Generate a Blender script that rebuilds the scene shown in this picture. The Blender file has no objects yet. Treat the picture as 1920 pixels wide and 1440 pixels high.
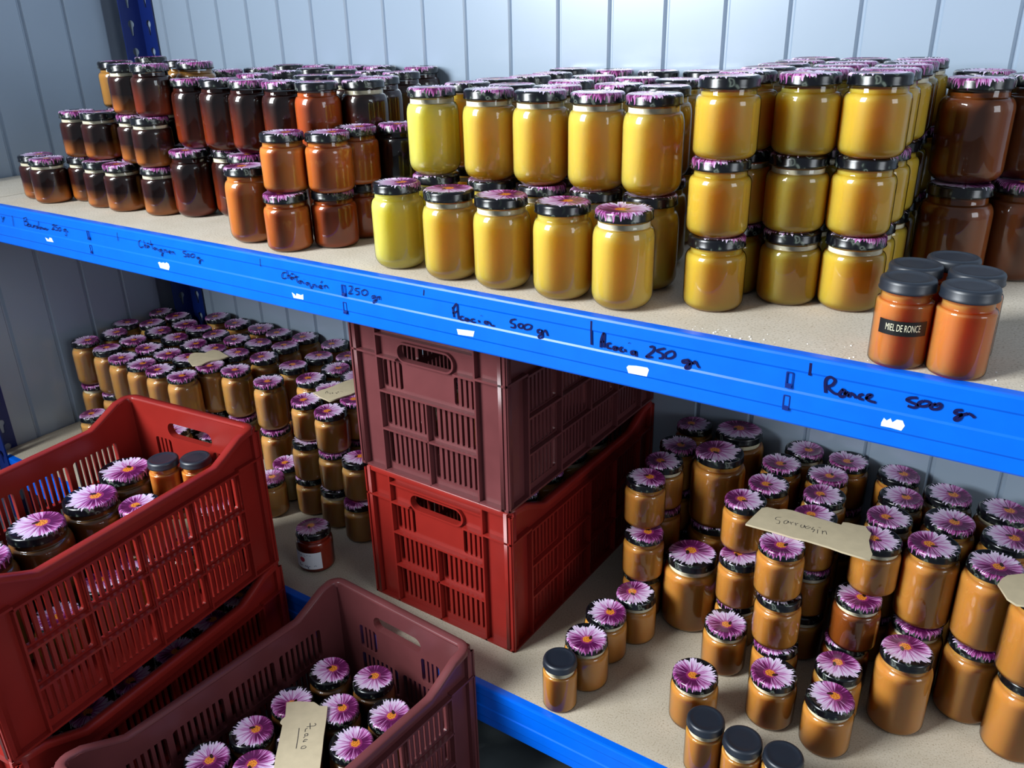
import bpy, bmesh, math, random, json
from mathutils import Vector, Matrix
random.seed(7)
SC = bpy.context.scene
COL = SC.collection
U = 0.1            # one drawing unit is ten centimetres
ZF = 8.02          # floor lies this far under the upper shelf
def W3(x, y, z): return Vector((x*U, y*U, (z+ZF)*U))

# ------------------------------------------------------------------ camera, sky, lights
CAM = {'C': [14.1668, -7.9923, 3.0832], 'r': [0.8306038811872326, 0.5564433063962397, -0.021634216499014314], 'u': [-0.20596335717424782, 0.34307292939185297, 0.9164497043591677], 'f': [-0.5173744176688861, 0.756750825493645, -0.39956463814565457], 'F': 1578.5773007213422}
cd = bpy.data.cameras.new('camera'); cam = bpy.data.objects.new('camera', cd); COL.objects.link(cam)
cd.sensor_width = 36.0; cd.lens = CAM['F']/1920*36.0; cd.clip_start = 0.02; cd.clip_end = 60
M = Matrix((CAM['r'], CAM['u'], [-v for v in CAM['f']])).transposed().to_4x4()
M.translation = W3(*CAM['C']); cam.matrix_world = M
SC.camera = cam
SC.view_settings.view_transform = 'Standard'; SC.view_settings.look = 'None'
SC.view_settings.gamma = 1.0; SC.view_settings.use_curve_mapping = False
SC.view_settings.exposure = 0.0
world = bpy.data.worlds.new('world'); SC.world = world; world.use_nodes = True
bgn = world.node_tree.nodes['Background']
bgn.inputs[0].default_value = (0.62, 0.70, 0.82, 1); bgn.inputs[1].default_value = 0.30
def area(name, loc, target, sx, sy, power, col):
    l = bpy.data.lights.new(name, 'AREA'); l.shape = 'RECTANGLE'; l.size = sx; l.size_y = sy
    l.energy = power; l.color = col
    o = bpy.data.objects.new(name, l); COL.objects.link(o); o.location = loc
    d = (Vector(target) - Vector(loc)).normalized(); o.rotation_euler = d.to_track_quat('-Z', 'Y').to_euler()
    return o
area('doorway_daylight', (-0.78, -2.5, 2.3), (0.8, 0.2, 0.8), 1.25, 2.0, 245, (0.92, 0.97, 1.0))
area('far_window_daylight', (4.6, -0.9, 1.7), (1.0, 0.2, 0.8), 1.3, 1.5, 34, (0.88, 0.94, 1.0))

# ------------------------------------------------------------------ materials
def srgb(r, g, b):
    f = lambda c: (c/255/12.92 if c/255 <= .04045 else ((c/255+.055)/1.055)**2.4)
    return (f(r), f(g), f(b), 1)
def mat(name):
    m = bpy.data.materials.new(name); m.use_nodes = True
    nt = m.node_tree; b = nt.nodes['Principled BSDF']
    return m, nt, b
def node(nt, t, **k):
    n = nt.nodes.new(t)
    for a, v in k.items(): setattr(n, a, v)
    return n
def ramp(nt, fac, stops, interp='LINEAR'):
    n = nt.nodes.new('ShaderNodeValToRGB'); n.color_ramp.interpolation = interp
    e = n.color_ramp.elements
    while len(e) < len(stops): e.new(0.5)
    for i, (p, c) in enumerate(stops): e[i].position = p; e[i].color = c
    nt.links.new(fac, n.inputs[0]); return n.outputs[0]
def math_(nt, op, a, b=None, c=None):
    n = nt.nodes.new('ShaderNodeMath'); n.operation = op
    for i, v in enumerate((a, b, c)):
        if v is None: continue
        if isinstance(v, (int, float)): n.inputs[i].default_value = v
        else: nt.links.new(v, n.inputs[i])
    return n.outputs[0]
def mixc(nt, fac, a, b):
    n = nt.nodes.new('ShaderNodeMix'); n.data_type = 'RGBA'
    for i, v in ((0, fac), (6, a), (7, b)):
        if isinstance(v, (int, float, tuple)): n.inputs[i].default_value = v
        else: nt.links.new(v, n.inputs[i])
    return n.outputs[2]
def plain(name, col, rough=.5, spec=.5, metal=0, noise=0, nscale=30, coat=0, bump=0):
    m, nt, b = mat(name)
    b.inputs['Roughness'].default_value = rough; b.inputs['Metallic'].default_value = metal
    b.inputs['Specular IOR Level'].default_value = spec; b.inputs['Coat Weight'].default_value = coat
    if noise:
        tc = node(nt, 'ShaderNodeTexCoord'); n = node(nt, 'ShaderNodeTexNoise')
        n.inputs['Scale'].default_value = nscale; n.inputs['Detail'].default_value = 5
        nt.links.new(tc.outputs['Object'], n.inputs['Vector'])
        d = tuple(c*(1-noise) for c in col[:3])+(1,); l = tuple(min(1, c*(1+noise)) for c in col[:3])+(1,)
        nt.links.new(ramp(nt, n.outputs['Fac'], [(.3, d), (.7, l)]), b.inputs['Base Color'])
        if bump:
            bp = node(nt, 'ShaderNodeBump'); bp.inputs['Strength'].default_value = bump; bp.inputs['Distance'].default_value = .002
            nt.links.new(n.outputs['Fac'], bp.inputs['Height']); nt.links.new(bp.outputs[0], b.inputs['Normal'])
    else: b.inputs['Base Color'].default_value = col
    return m
def chipboard(name, base, dark):
    m, nt, b = mat(name); tc = node(nt, 'ShaderNodeTexCoord')
    n1 = node(nt, 'ShaderNodeTexNoise'); n1.inputs['Scale'].default_value = 420; n1.inputs['Detail'].default_value = 3
    n2 = node(nt, 'ShaderNodeTexNoise'); n2.inputs['Scale'].default_value = 14; n2.inputs['Detail'].default_value = 4
    for n in (n1, n2): nt.links.new(tc.outputs['Object'], n.inputs['Vector'])
    c1 = ramp(nt, n1.outputs['Fac'], [(.28, dark), (.45, base), (.75, tuple(min(1, c*1.12) for c in base[:3])+(1,))])
    c2 = ramp(nt, n2.outputs['Fac'], [(.3, (.88, .86, .82, 1)), (.7, (1, 1, 1, 1))])
    n = nt.nodes.new('ShaderNodeMix'); n.data_type = 'RGBA'; n.blend_type = 'MULTIPLY'; n.inputs[0].default_value = 1
    nt.links.new(c1, n.inputs[6]); nt.links.new(c2, n.inputs[7]); nt.links.new(n.outputs[2], b.inputs['Base Color'])
    b.inputs['Roughness'].default_value = .75; b.inputs['Specular IOR Level'].default_value = .25
    return m
def glass_mat():
    m, nt, b = mat('jar_glass'); nt.nodes.remove(b); out = nt.nodes['Material Output']
    tr = node(nt, 'ShaderNodeBsdfTransparent'); tr.inputs[0].default_value = (.96, .975, .97, 1)
    gl = node(nt, 'ShaderNodeBsdfGlossy'); gl.inputs['Roughness'].default_value = .035
    fr = node(nt, 'ShaderNodeFresnel'); fr.inputs[0].default_value = 1.52
    f2 = math_(nt, 'MULTIPLY', fr.outputs[0], 1.25)
    mx = node(nt, 'ShaderNodeMixShader'); nt.links.new(f2, mx.inputs[0]); nt.links.new(tr.outputs[0], mx.inputs[1]); nt.links.new(gl.outputs[0], mx.inputs[2])
    nt.links.new(mx.outputs[0], out.inputs[0]); return m
def honey_mat(name, col, sss=.6, scale=.008, radius=(1, .45, .12), top=None, split=(.2, .55), streak=None):
    m, nt, b = mat('honey_'+name)
    c = col
    if top or streak:
        tc = node(nt, 'ShaderNodeTexCoord'); sep = node(nt, 'ShaderNodeSeparateXYZ'); nt.links.new(tc.outputs['Generated'], sep.inputs[0])
        n = node(nt, 'ShaderNodeTexNoise'); n.inputs['Scale'].default_value = 5; n.inputs['Detail'].default_value = 5
        nt.links.new(tc.outputs['Object'], n.inputs['Vector']); 
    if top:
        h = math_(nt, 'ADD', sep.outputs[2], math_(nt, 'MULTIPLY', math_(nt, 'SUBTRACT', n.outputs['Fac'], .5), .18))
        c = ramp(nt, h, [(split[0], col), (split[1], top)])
    if streak:
        n.inputs['Scale'].default_value = 42; n.inputs['Distortion'].default_value = 1.2
        f = math_(nt, 'MULTIPLY', ramp(nt, n.outputs['Fac'], [(.56, (0, 0, 0, 1)), (.72, (1, 1, 1, 1))]), ramp(nt, sep.outputs[2], [(.35, (0, 0, 0, 1)), (.8, (1, 1, 1, 1))]))
        c = mixc(nt, f, c, streak)
    if isinstance(c, tuple): b.inputs['Base Color'].default_value = c
    else: nt.links.new(c, b.inputs['Base Color'])
    b.inputs['Subsurface Weight'].default_value = sss; b.inputs['Subsurface Radius'].default_value = radius; b.inputs['Subsurface Scale'].default_value = scale
    b.inputs['Roughness'].default_value = .35; b.inputs['Specular IOR Level'].default_value = .25
    return m
def flower_mat():
    m, nt, b = mat('flower_print_lid')
    at = node(nt, 'ShaderNodeAttribute'); at.attribute_name = 'flat'
    sub = node(nt, 'ShaderNodeVectorMath'); sub.operation = 'SUBTRACT'; sub.inputs[1].default_value = (.21, .06, 0); nt.links.new(at.outputs['Vector'], sub.inputs[0])
    ln = node(nt, 'ShaderNodeVectorMath'); ln.operation = 'LENGTH'; nt.links.new(sub.outputs[0], ln.inputs[0]); rho = ln.outputs['Value']
    nrm = node(nt, 'ShaderNodeVectorMath'); nrm.operation = 'NORMALIZE'; nt.links.new(sub.outputs[0], nrm.inputs[0])
    def dirnoise(scale, detail, zf):
        cmb = node(nt, 'ShaderNodeVectorMath'); cmb.operation = 'SCALE'; nt.links.new(nrm.outputs[0], cmb.inputs[0]); cmb.inputs['Scale'].default_value = scale
        xyz = node(nt, 'ShaderNodeSeparateXYZ'); nt.links.new(cmb.outputs[0], xyz.inputs[0])
        c = node(nt, 'ShaderNodeCombineXYZ'); nt.links.new(xyz.outputs[0], c.inputs[0]); nt.links.new(xyz.outputs[1], c.inputs[1])
        nt.links.new(math_(nt, 'MULTIPLY', rho, zf), c.inputs[2])
        n = node(nt, 'ShaderNodeTexNoise'); n.inputs['Scale'].default_value = 1; n.inputs['Detail'].default_value = detail; nt.links.new(c.outputs[0], n.inputs['Vector'])
        return n.outputs['Fac'], xyz
    n1, _ = dirnoise(11, 1, 0.3); n2, _ = dirnoise(15, 2, 1.2); n3, xyz = dirnoise(1, 0, 0)
    edge = math_(nt, 'ADD', .58, math_(nt, 'MULTIPLY', n1, .78))                      # ragged petal tips
    petal = math_(nt, 'GREATER_THAN', edge, rho)
    tint = math_(nt, 'ADD', math_(nt, 'MULTIPLY', n2, 1.5), math_(nt, 'MULTIPLY', xyz.outputs[0], .22))
    tint = math_(nt, 'SUBTRACT', tint, math_(nt, 'MULTIPLY', math_(nt, 'SUBTRACT', rho, .55), .55))
    pc = ramp(nt, tint, [(.40, srgb(214, 200, 224)), (.58, srgb(200, 150, 200)), (.74, srgb(160, 70, 140)), (.9, srgb(84, 22, 70))])
    # yellow-orange heart with a darker bee on it
    gn = node(nt, 'ShaderNodeTexNoise'); gn.inputs['Scale'].default_value = 16; nt.links.new(at.outputs['Vector'], gn.inputs['Vector'])
    heart = math_(nt, 'GREATER_THAN', math_(nt, 'ADD', .13, math_(nt, 'MULTIPLY', gn.outputs['Fac'], .15)), rho)
    hc = ramp(nt, gn.outputs['Fac'], [(.35, srgb(120, 60, 20)), (.5, srgb(214, 122, 40)), (.7, srgb(240, 170, 70))])
    pc = mixc(nt, math_(nt, 'SMOOTH_MIN', 1, math_(nt, 'MULTIPLY', math_(nt, 'GREATER_THAN', .30, rho), .55), .05), pc, srgb(160, 50, 110))
    pc = mixc(nt, heart, pc, hc)
    be = node(nt, 'ShaderNodeVectorMath'); be.operation = 'SUBTRACT'; be.inputs[1].default_value = (-.16, .14, 0); nt.links.new(sub.outputs[0], be.inputs[0])
    bs = node(nt, 'ShaderNodeVectorMath'); bs.operation = 'MULTIPLY'; bs.inputs[1].default_value = (1, 1.9, 0); nt.links.new(be.outputs[0], bs.inputs[0])
    bl = node(nt, 'ShaderNodeVectorMath'); bl.operation = 'LENGTH'; nt.links.new(bs.outputs[0], bl.inputs[0])
    bee = math_(nt, 'GREATER_THAN', math_(nt, 'ADD', .08, math_(nt, 'MULTIPLY', gn.outputs['Fac'], .12)), bl.outputs['Value'])
    pc = mixc(nt, bee, pc, srgb(48, 30, 22))
    # blurred foliage behind the flower
    ln2 = node(nt, 'ShaderNodeTexNoise'); ln2.inputs['Scale'].default_value = 2.6; ln2.inputs['Detail'].default_value = 1; nt.links.new(at.outputs['Vector'], ln2.inputs['Vector'])
    bgc = ramp(nt, ln2.outputs['Fac'], [(.52, srgb(9, 10, 16)), (.6, srgb(24, 30, 28)), (.67, srgb(92, 100, 92)), (.72, srgb(18, 20, 24))])
    fc = mixc(nt, petal, bgc, pc)
    nt.links.new(fc, b.inputs['Base Color'])
    b.inputs['Roughness'].default_value = .22; b.inputs['Specular IOR Level'].default_value = .55
    return m

MT = dict(
    wall=plain('painted_panel', srgb(154, 171, 190), .27, 1.0),
    groove=plain('panel_groove', srgb(110, 122, 138), .5),
    floor=plain('grey_floor', srgb(92, 100, 102), .55, .4, noise=.25, nscale=9),
    board=chipboard('chipboard', srgb(208, 199, 184), srgb(168, 154, 132)),
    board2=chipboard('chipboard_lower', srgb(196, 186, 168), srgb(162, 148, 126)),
    blue=plain('blue_enamel', srgb(0, 104, 236), .30, .35, noise=.05, nscale=40),
    navy=plain('navy_steel', srgb(10, 36, 110), .4),
    slot=plain('slot_blue', srgb(8, 40, 120), .35),
    ink=plain('marker_ink', srgb(12, 14, 70), .6, .2),
    pencil=plain('pen_line', srgb(60, 58, 60), .7, .2),
    residue=plain('sticker_residue', srgb(226, 236, 232), .8, .2, noise=.08, nscale=160),
    red=plain('red_plastic', srgb(138, 36, 30), .3, .32, noise=.10, nscale=12),
    mauve=plain('mauve_plastic', srgb(108, 58, 60), .3, .32, noise=.14, nscale=12),
    blacklid=plain('black_lid', srgb(24, 32, 44), .42, .8),
    card=plain('cardboard', srgb(196, 182, 152), .85, .15, noise=.06, nscale=60),
    foam=plain('honey_foam', srgb(232, 222, 196), .6, .3, noise=.08, nscale=200),
    labelblack=plain('black_label', srgb(14, 14, 14), .45), labelgold=plain('label_lettering', srgb(226, 220, 190), .5),
    labelwhite=plain('white_label', srgb(222, 226, 234), .6), labelred=plain('label_red', srgb(170, 36, 60), .6), labelgrey=plain('label_print', srgb(84, 90, 116), .6),
    crumb=plain('wax_crumb', srgb(240, 240, 236), .6),
)
GLASS = glass_mat(); FLOWER = flower_mat()
HM = dict(
    acacia=honey_mat('acacia', srgb(232, 190, 84), 1, .09, (1, .72, .25)),
    acacia_pale=honey_mat('acacia_pale', srgb(240, 218, 108), 1, .09, (1, .85, .35)),
    acacia_deep=honey_mat('acacia_deep', srgb(218, 172, 64), 1, .08, (1, .7, .2)),
    orange=honey_mat('orange', srgb(214, 134, 60), .9, .02),
    orange_mix=honey_mat('orange_mix', srgb(198, 112, 48), .9, .02, streak=srgb(236, 178, 96)),
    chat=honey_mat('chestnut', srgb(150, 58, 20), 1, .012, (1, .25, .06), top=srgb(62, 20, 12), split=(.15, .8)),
    chat_mid=honey_mat('chestnut_mid', srgb(186, 88, 34), .8, .01),
    dark=honey_mat('dark', srgb(30, 12, 8), .2, .004),
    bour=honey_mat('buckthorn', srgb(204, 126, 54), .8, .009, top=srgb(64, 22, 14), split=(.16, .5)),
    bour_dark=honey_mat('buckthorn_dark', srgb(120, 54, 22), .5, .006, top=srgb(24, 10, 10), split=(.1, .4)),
    tan=honey_mat('tan', srgb(180, 130, 60), .6, .006),
    ronce=honey_mat('bramble', srgb(150, 82, 34), .7, .01, (1, .35, .1)),
    ronce_amber=honey_mat('bramble_amber', srgb(212, 128, 66), 1, .06, (1, .45, .15)),
    cream=honey_mat('creamed', srgb(212, 160, 94), .9, .018),
    cream_pale=honey_mat('creamed_pale', srgb(196, 170, 116), .5, .005),
    caramel=honey_mat('caramel', srgb(206, 144, 68), .9, .02),
    caramel_dark=honey_mat('caramel_dark', srgb(150, 80, 28), .6, .006),
    amber_dark=honey_mat('amber_dark', srgb(132, 86, 36), .6, .008),
    red=honey_mat('red', srgb(150, 46, 26), .9, .012, (1, .25, .08)),
)

# ------------------------------------------------------------------ helpers
def link(name, data, parent=None, loc=(0, 0, 0), rot=0, m=None):
    o = bpy.data.objects.new(name, data); COL.objects.link(o); o.location = loc
    if rot: o.rotation_euler = (0, 0, rot)
    if parent: o.parent = parent
    if m and not data.materials: data.materials.append(m)
    return o
def tag(o, label=None, cat=None, group=None, kind=None):
    for k, v in (('label', label), ('category', cat), ('group', group), ('kind', kind)):
        if v: o[k] = v
    return o
def box(bm, x0, x1, y0, y1, z0, z1):
    v = [bm.verts.new(p) for p in ((x0, y0, z0), (x1, y0, z0), (x1, y1, z0), (x0, y1, z0), (x0, y0, z1), (x1, y0, z1), (x1, y1, z1), (x0, y1, z1))]
    for f in ((0, 3, 2, 1), (4, 5, 6, 7), (0, 1, 5, 4), (1, 2, 6, 5), (2, 3, 7, 6), (3, 0, 4, 7)): bm.faces.new([v[i] for i in f])
def finish(bm, name, smooth=False, scale=U):
    if scale != 1: bmesh.ops.scale(bm, vec=(scale,)*3, verts=bm.verts)
    bmesh.ops.recalc_face_normals(bm, faces=bm.faces)
    me = bpy.data.meshes.new(name); bm.to_mesh(me); bm.free()
    if smooth:
        for p in me.polygons: p.use_smooth = True
    return me
def boxes(name, L, bevel=0):
    bm = bmesh.new()
    for b in L: box(bm, *b)
    if bevel: bmesh.ops.bevel(bm, geom=bm.edges[:], offset=bevel, segments=2, affect='EDGES')
    return finish(bm, name)
def lathe(name, prof, seg=40, smooth=True, flat=None):
    """profile (r, z) in drawing units, turned about z; flat=(R, ztop) stores the unrolled lid plane"""
    bm = bmesh.new(); rings = []
    lay = bm.verts.layers.float_vector.new('flat') if flat else None
    for r, z in prof:
        ring = []
        if r < 1e-6:
            v = bm.verts.new((0, 0, z)); ring = [v]
            if lay: v[lay] = (0, 0, 0)
        else:
            for k in range(seg):
                a = 2*math.pi*k/seg; v = bm.verts.new((r*math.cos(a), r*math.sin(a), z)); ring.append(v)
                if lay:
                    e = (r + max(0, flat[1]-z if r > flat[0]*.93 else 0))/flat[0]; v[lay] = (e*math.cos(a), e*math.sin(a), 0)
        rings.append(ring)
    for A, B in zip(rings, rings[1:]):
        n = max(len(A), len(B))
        for k in range(n):
            a0, a1 = A[k % len(A)], A[(k+1) % len(A)]; b0, b1 = B[k % len(B)], B[(k+1) % len(B)]
            vs = []
            for v in (a0, a1, b1, b0):
                if v not in vs: vs.append(v)
            if len(vs) > 2: bm.faces.new(vs)
    me = finish(bm, name, smooth)
    return me
def sharpen(me, deg=40):
    me.set_sharp_from_angle(angle=math.radians(deg)); return me
def plate(name, outer, holes, t, up='z'):
    """flat plate with holes: outline in (a, b), thickness t centred; up='z' lies flat, 'xz' stands facing -y, 'yz' faces x"""
    cu = bpy.data.curves.new('tmp', 'CURVE'); cu.dimensions = '2D'; cu.fill_mode = 'BOTH'; cu.extrude = t/2
    for P in [outer]+holes:
        s = cu.splines.new('POLY'); s.points.add(len(P)-1)
        for i, p in enumerate(P): s.points[i].co = (p[0], p[1], 0, 1)
        s.use_cyclic_u = True
    o = bpy.data.objects.new('tmp', cu); COL.objects.link(o); bpy.context.view_layer.update()
    dg = bpy.context.evaluated_depsgraph_get()
    me = bpy.data.meshes.new_from_object(o.evaluated_get(dg)); me.name = name
    bpy.data.objects.remove(o); bpy.data.curves.remove(cu)
    if up == 'xz': me.transform(Matrix(((1, 0, 0, 0), (0, 0, -1, 0), (0, 1, 0, 0), (0, 0, 0, 1))))
    if up == 'yz': me.transform(Matrix(((0, 0, 1, 0), (1, 0, 0, 0), (0, 1, 0, 0), (0, 0, 0, 1))))
    me.materials.clear()
    return me
def rrect(x0, x1, y0, y1, r, n=4):
    P = []
    for cx, cy, a in ((x1-r, y1-r, 0), (x0+r, y1-r, 90), (x0+r, y0+r, 180), (x1-r, y0+r, 270)):
        for k in range(n+1):
            t = math.radians(a+90*k/n); P.append((cx+r*math.cos(t), cy+r*math.sin(t)))
    return P
def smooth_path(P, n=5):
    if len(P) < 3: return P
    out = []; Q = [P[0]]+list(P)+[P[-1]]
    for i in range(1, len(Q)-2):
        p0, p1, p2, p3 = Q[i-1:i+3]
        for k in range(n):
            t = k/n
            out.append(tuple(.5*((2*p1[j])+(-p0[j]+p2[j])*t+(2*p0[j]-5*p1[j]+4*p2[j]-p3[j])*t*t+(-p0[j]+3*p1[j]-3*p2[j]+p3[j])*t**3) for j in (0, 1)))
    out.append(tuple(P[-1])); return out
def ribbon(bm, P, w, put):
    """pen stroke as a thin strip; put(a, b) gives the 3D point"""
    P = smooth_path(P); L = []; R = []
    for i, p in enumerate(P):
        a = P[max(0, i-1)]; b = P[min(len(P)-1, i+1)]; dx, dy = b[0]-a[0], b[1]-a[1]; l = math.hypot(dx, dy) or 1
        nx, ny = -dy/l*w/2, dx/l*w/2
        L.append(bm.verts.new(put(p[0]+nx, p[1]+ny))); R.append(bm.verts.new(put(p[0]-nx, p[1]-ny)))
    for i in range(len(P)-1): bm.faces.new((L[i], L[i+1], R[i+1], R[i]))

# ------------------------------------------------------------------ the room
XL, YB, S = -6.274, 5.651, 1.0
HS = 6.2474           # lower shelf under the upper one (drawing units)
fl = link('floor', boxes('floor', [(XL-1, 60, -60, YB+.6, -.3, 0)]), m=MT['floor']); tag(fl, 'dark grey painted floor', None, None, 'structure')
WH = 26.0           # wall height
def wall_strip(name, width):
    """one pressed panel strip with sloped edges, standing in xz, front towards -y"""
    bm = bmesh.new(); g = .055
    pr = [(-.5*width, 0), (-.5*width+.012, 0), (-.5*width+g, -.06), (.5*width-g, -.06), (.5*width-.012, 0), (.5*width, 0), (.5*width, .04), (-.5*width, .04)]
    A = [bm.verts.new((x, y, 0)) for x, y in pr]; B = [bm.verts.new((x, y, WH)) for x, y in pr]
    n = len(pr)
    for i in range(n): bm.faces.new((A[i], A[(i+1) % n], B[(i+1) % n], B[i]))
    bm.faces.new(A); bm.faces.new(B[::-1])
    return finish(bm, name)
strip = wall_strip('panel', 1.0); strip.materials.append(MT['wall'])
wb = link('wall_back', boxes('wall_back', [(XL-.6, 40, YB+.03, YB+.5, 0, WH)]), m=MT['groove']); tag(wb, 'pale ribbed metal back wall', None, None, 'structure')
wl = link('wall_left', boxes('wall_left', [(XL-.5, XL-.03, -13, YB+.03, 0, WH)]), m=MT['groove']); tag(wl, 'pale ribbed metal left wall', None, None, 'structure')
X0 = -3.964; YL0 = 1.884
k = 0; x = X0 - 3 + .5
while x - .5 < XL: x += 1
x -= 1
for i in range(26): link('panel', strip, wb, ((x+i)*U, YB*U, 0))
y = YL0 + 3.5
while y > -12:
    if y < YB-.3:
        o = link('panel', strip, wl, (XL*U, y*U, 0)); o.rotation_euler = (0, 0, math.pi/2)
    y -= 1

# ------------------------------------------------------------------ shelving rack
BX0, BX1 = XL+.08, 18.5
rack = tag(link('shelving_rack', None, None, (0, 0, 0)), 'blue steel shelving rack with handwritten notes on its upper beam', 'shelving')
def beam_mesh(name, x0, x1, front):
    pr = [(0, 0), (-.10, 0), (-.124, -.006), (-.132, -.03), (-.132, -.155), (-.119, -.178), (-.119, -.378), (-.132, -.40), (-.132, -.572), (-.119, -.594), (-.119, -.735), (-.105, -.755), (.3, -.755), (.3, -.72), (0, -.7), (0, -.22)]
    bm = bmesh.new(); s = 1 if front else -1
    A = [bm.verts.new((x0, s*a, b)) for a, b in pr]; B = [bm.verts.new((x1, s*a, b)) for a, b in pr]; n = len(pr)
    for i in range(n): bm.faces.new((A[i], A[(i+1) % n], B[(i+1) % n], B[i]))
    bm.faces.new(A); bm.faces.new(B[::-1]); return finish(bm, name)
bmF = beam_mesh('beam', BX0+.3, BX1, True); bmR = beam_mesh('beam', BX0+.3, BX1, False)
for z in (0, -HS):
    bf = link('beam', bmF, rack, W3(0, 0, z), m=MT['blue'])
    if z == 0: bf['label'] = 'upper front beam with black handwriting'; upper_beam = bf
    link('beam', bmR, rack, W3(0, YB-.16, z), m=MT['blue'])
def keyhole(cx, cz, s):
    P = [(cx+.09*s*math.cos(t), cz+.09*s*math.sin(t)) for t in [math.radians(-55+290*i/12) for i in range(13)]]
    return P+[(cx-.03*s, cz-.26*s), (cx+.03*s, cz-.26*s)]
def post(x, y, sx, sy, h):
    """L-section upright: the fold at x, y; legs run sx along x and sy along y"""
    root = link('post', None, rack, (x*U, y*U, 0))
    hx = [keyhole(abs(sx)*.55, z, 1) for z in [.6+.62*i for i in range(int((h-1)/.62))]]
    hy = [keyhole(abs(sy)*.55, z, 1) for z in [.6+.62*i for i in range(int((h-1)/.62))]]
    for nm, hs, s, up in (('post_flange', hx, sx, 'xz'), ('post_flange', hy, sy, 'yz')):
        me = plate(nm, [(0, 0), (abs(s), 0), (abs(s), h), (0, h)], hs, .03, up)
        if s < 0: me.transform(Matrix.Scale(-1, 4, (1, 0, 0) if up == 'xz' else (0, 1, 0))); me.flip_normals()
        me.transform(Matrix.Scale(U, 4)); link(nm, me, root, m=MT['navy'])
    return root
post(-5.78, YB-.10, .5, -.55, 19)
post(-6.2, -.15, .48, .48, 13)
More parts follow.
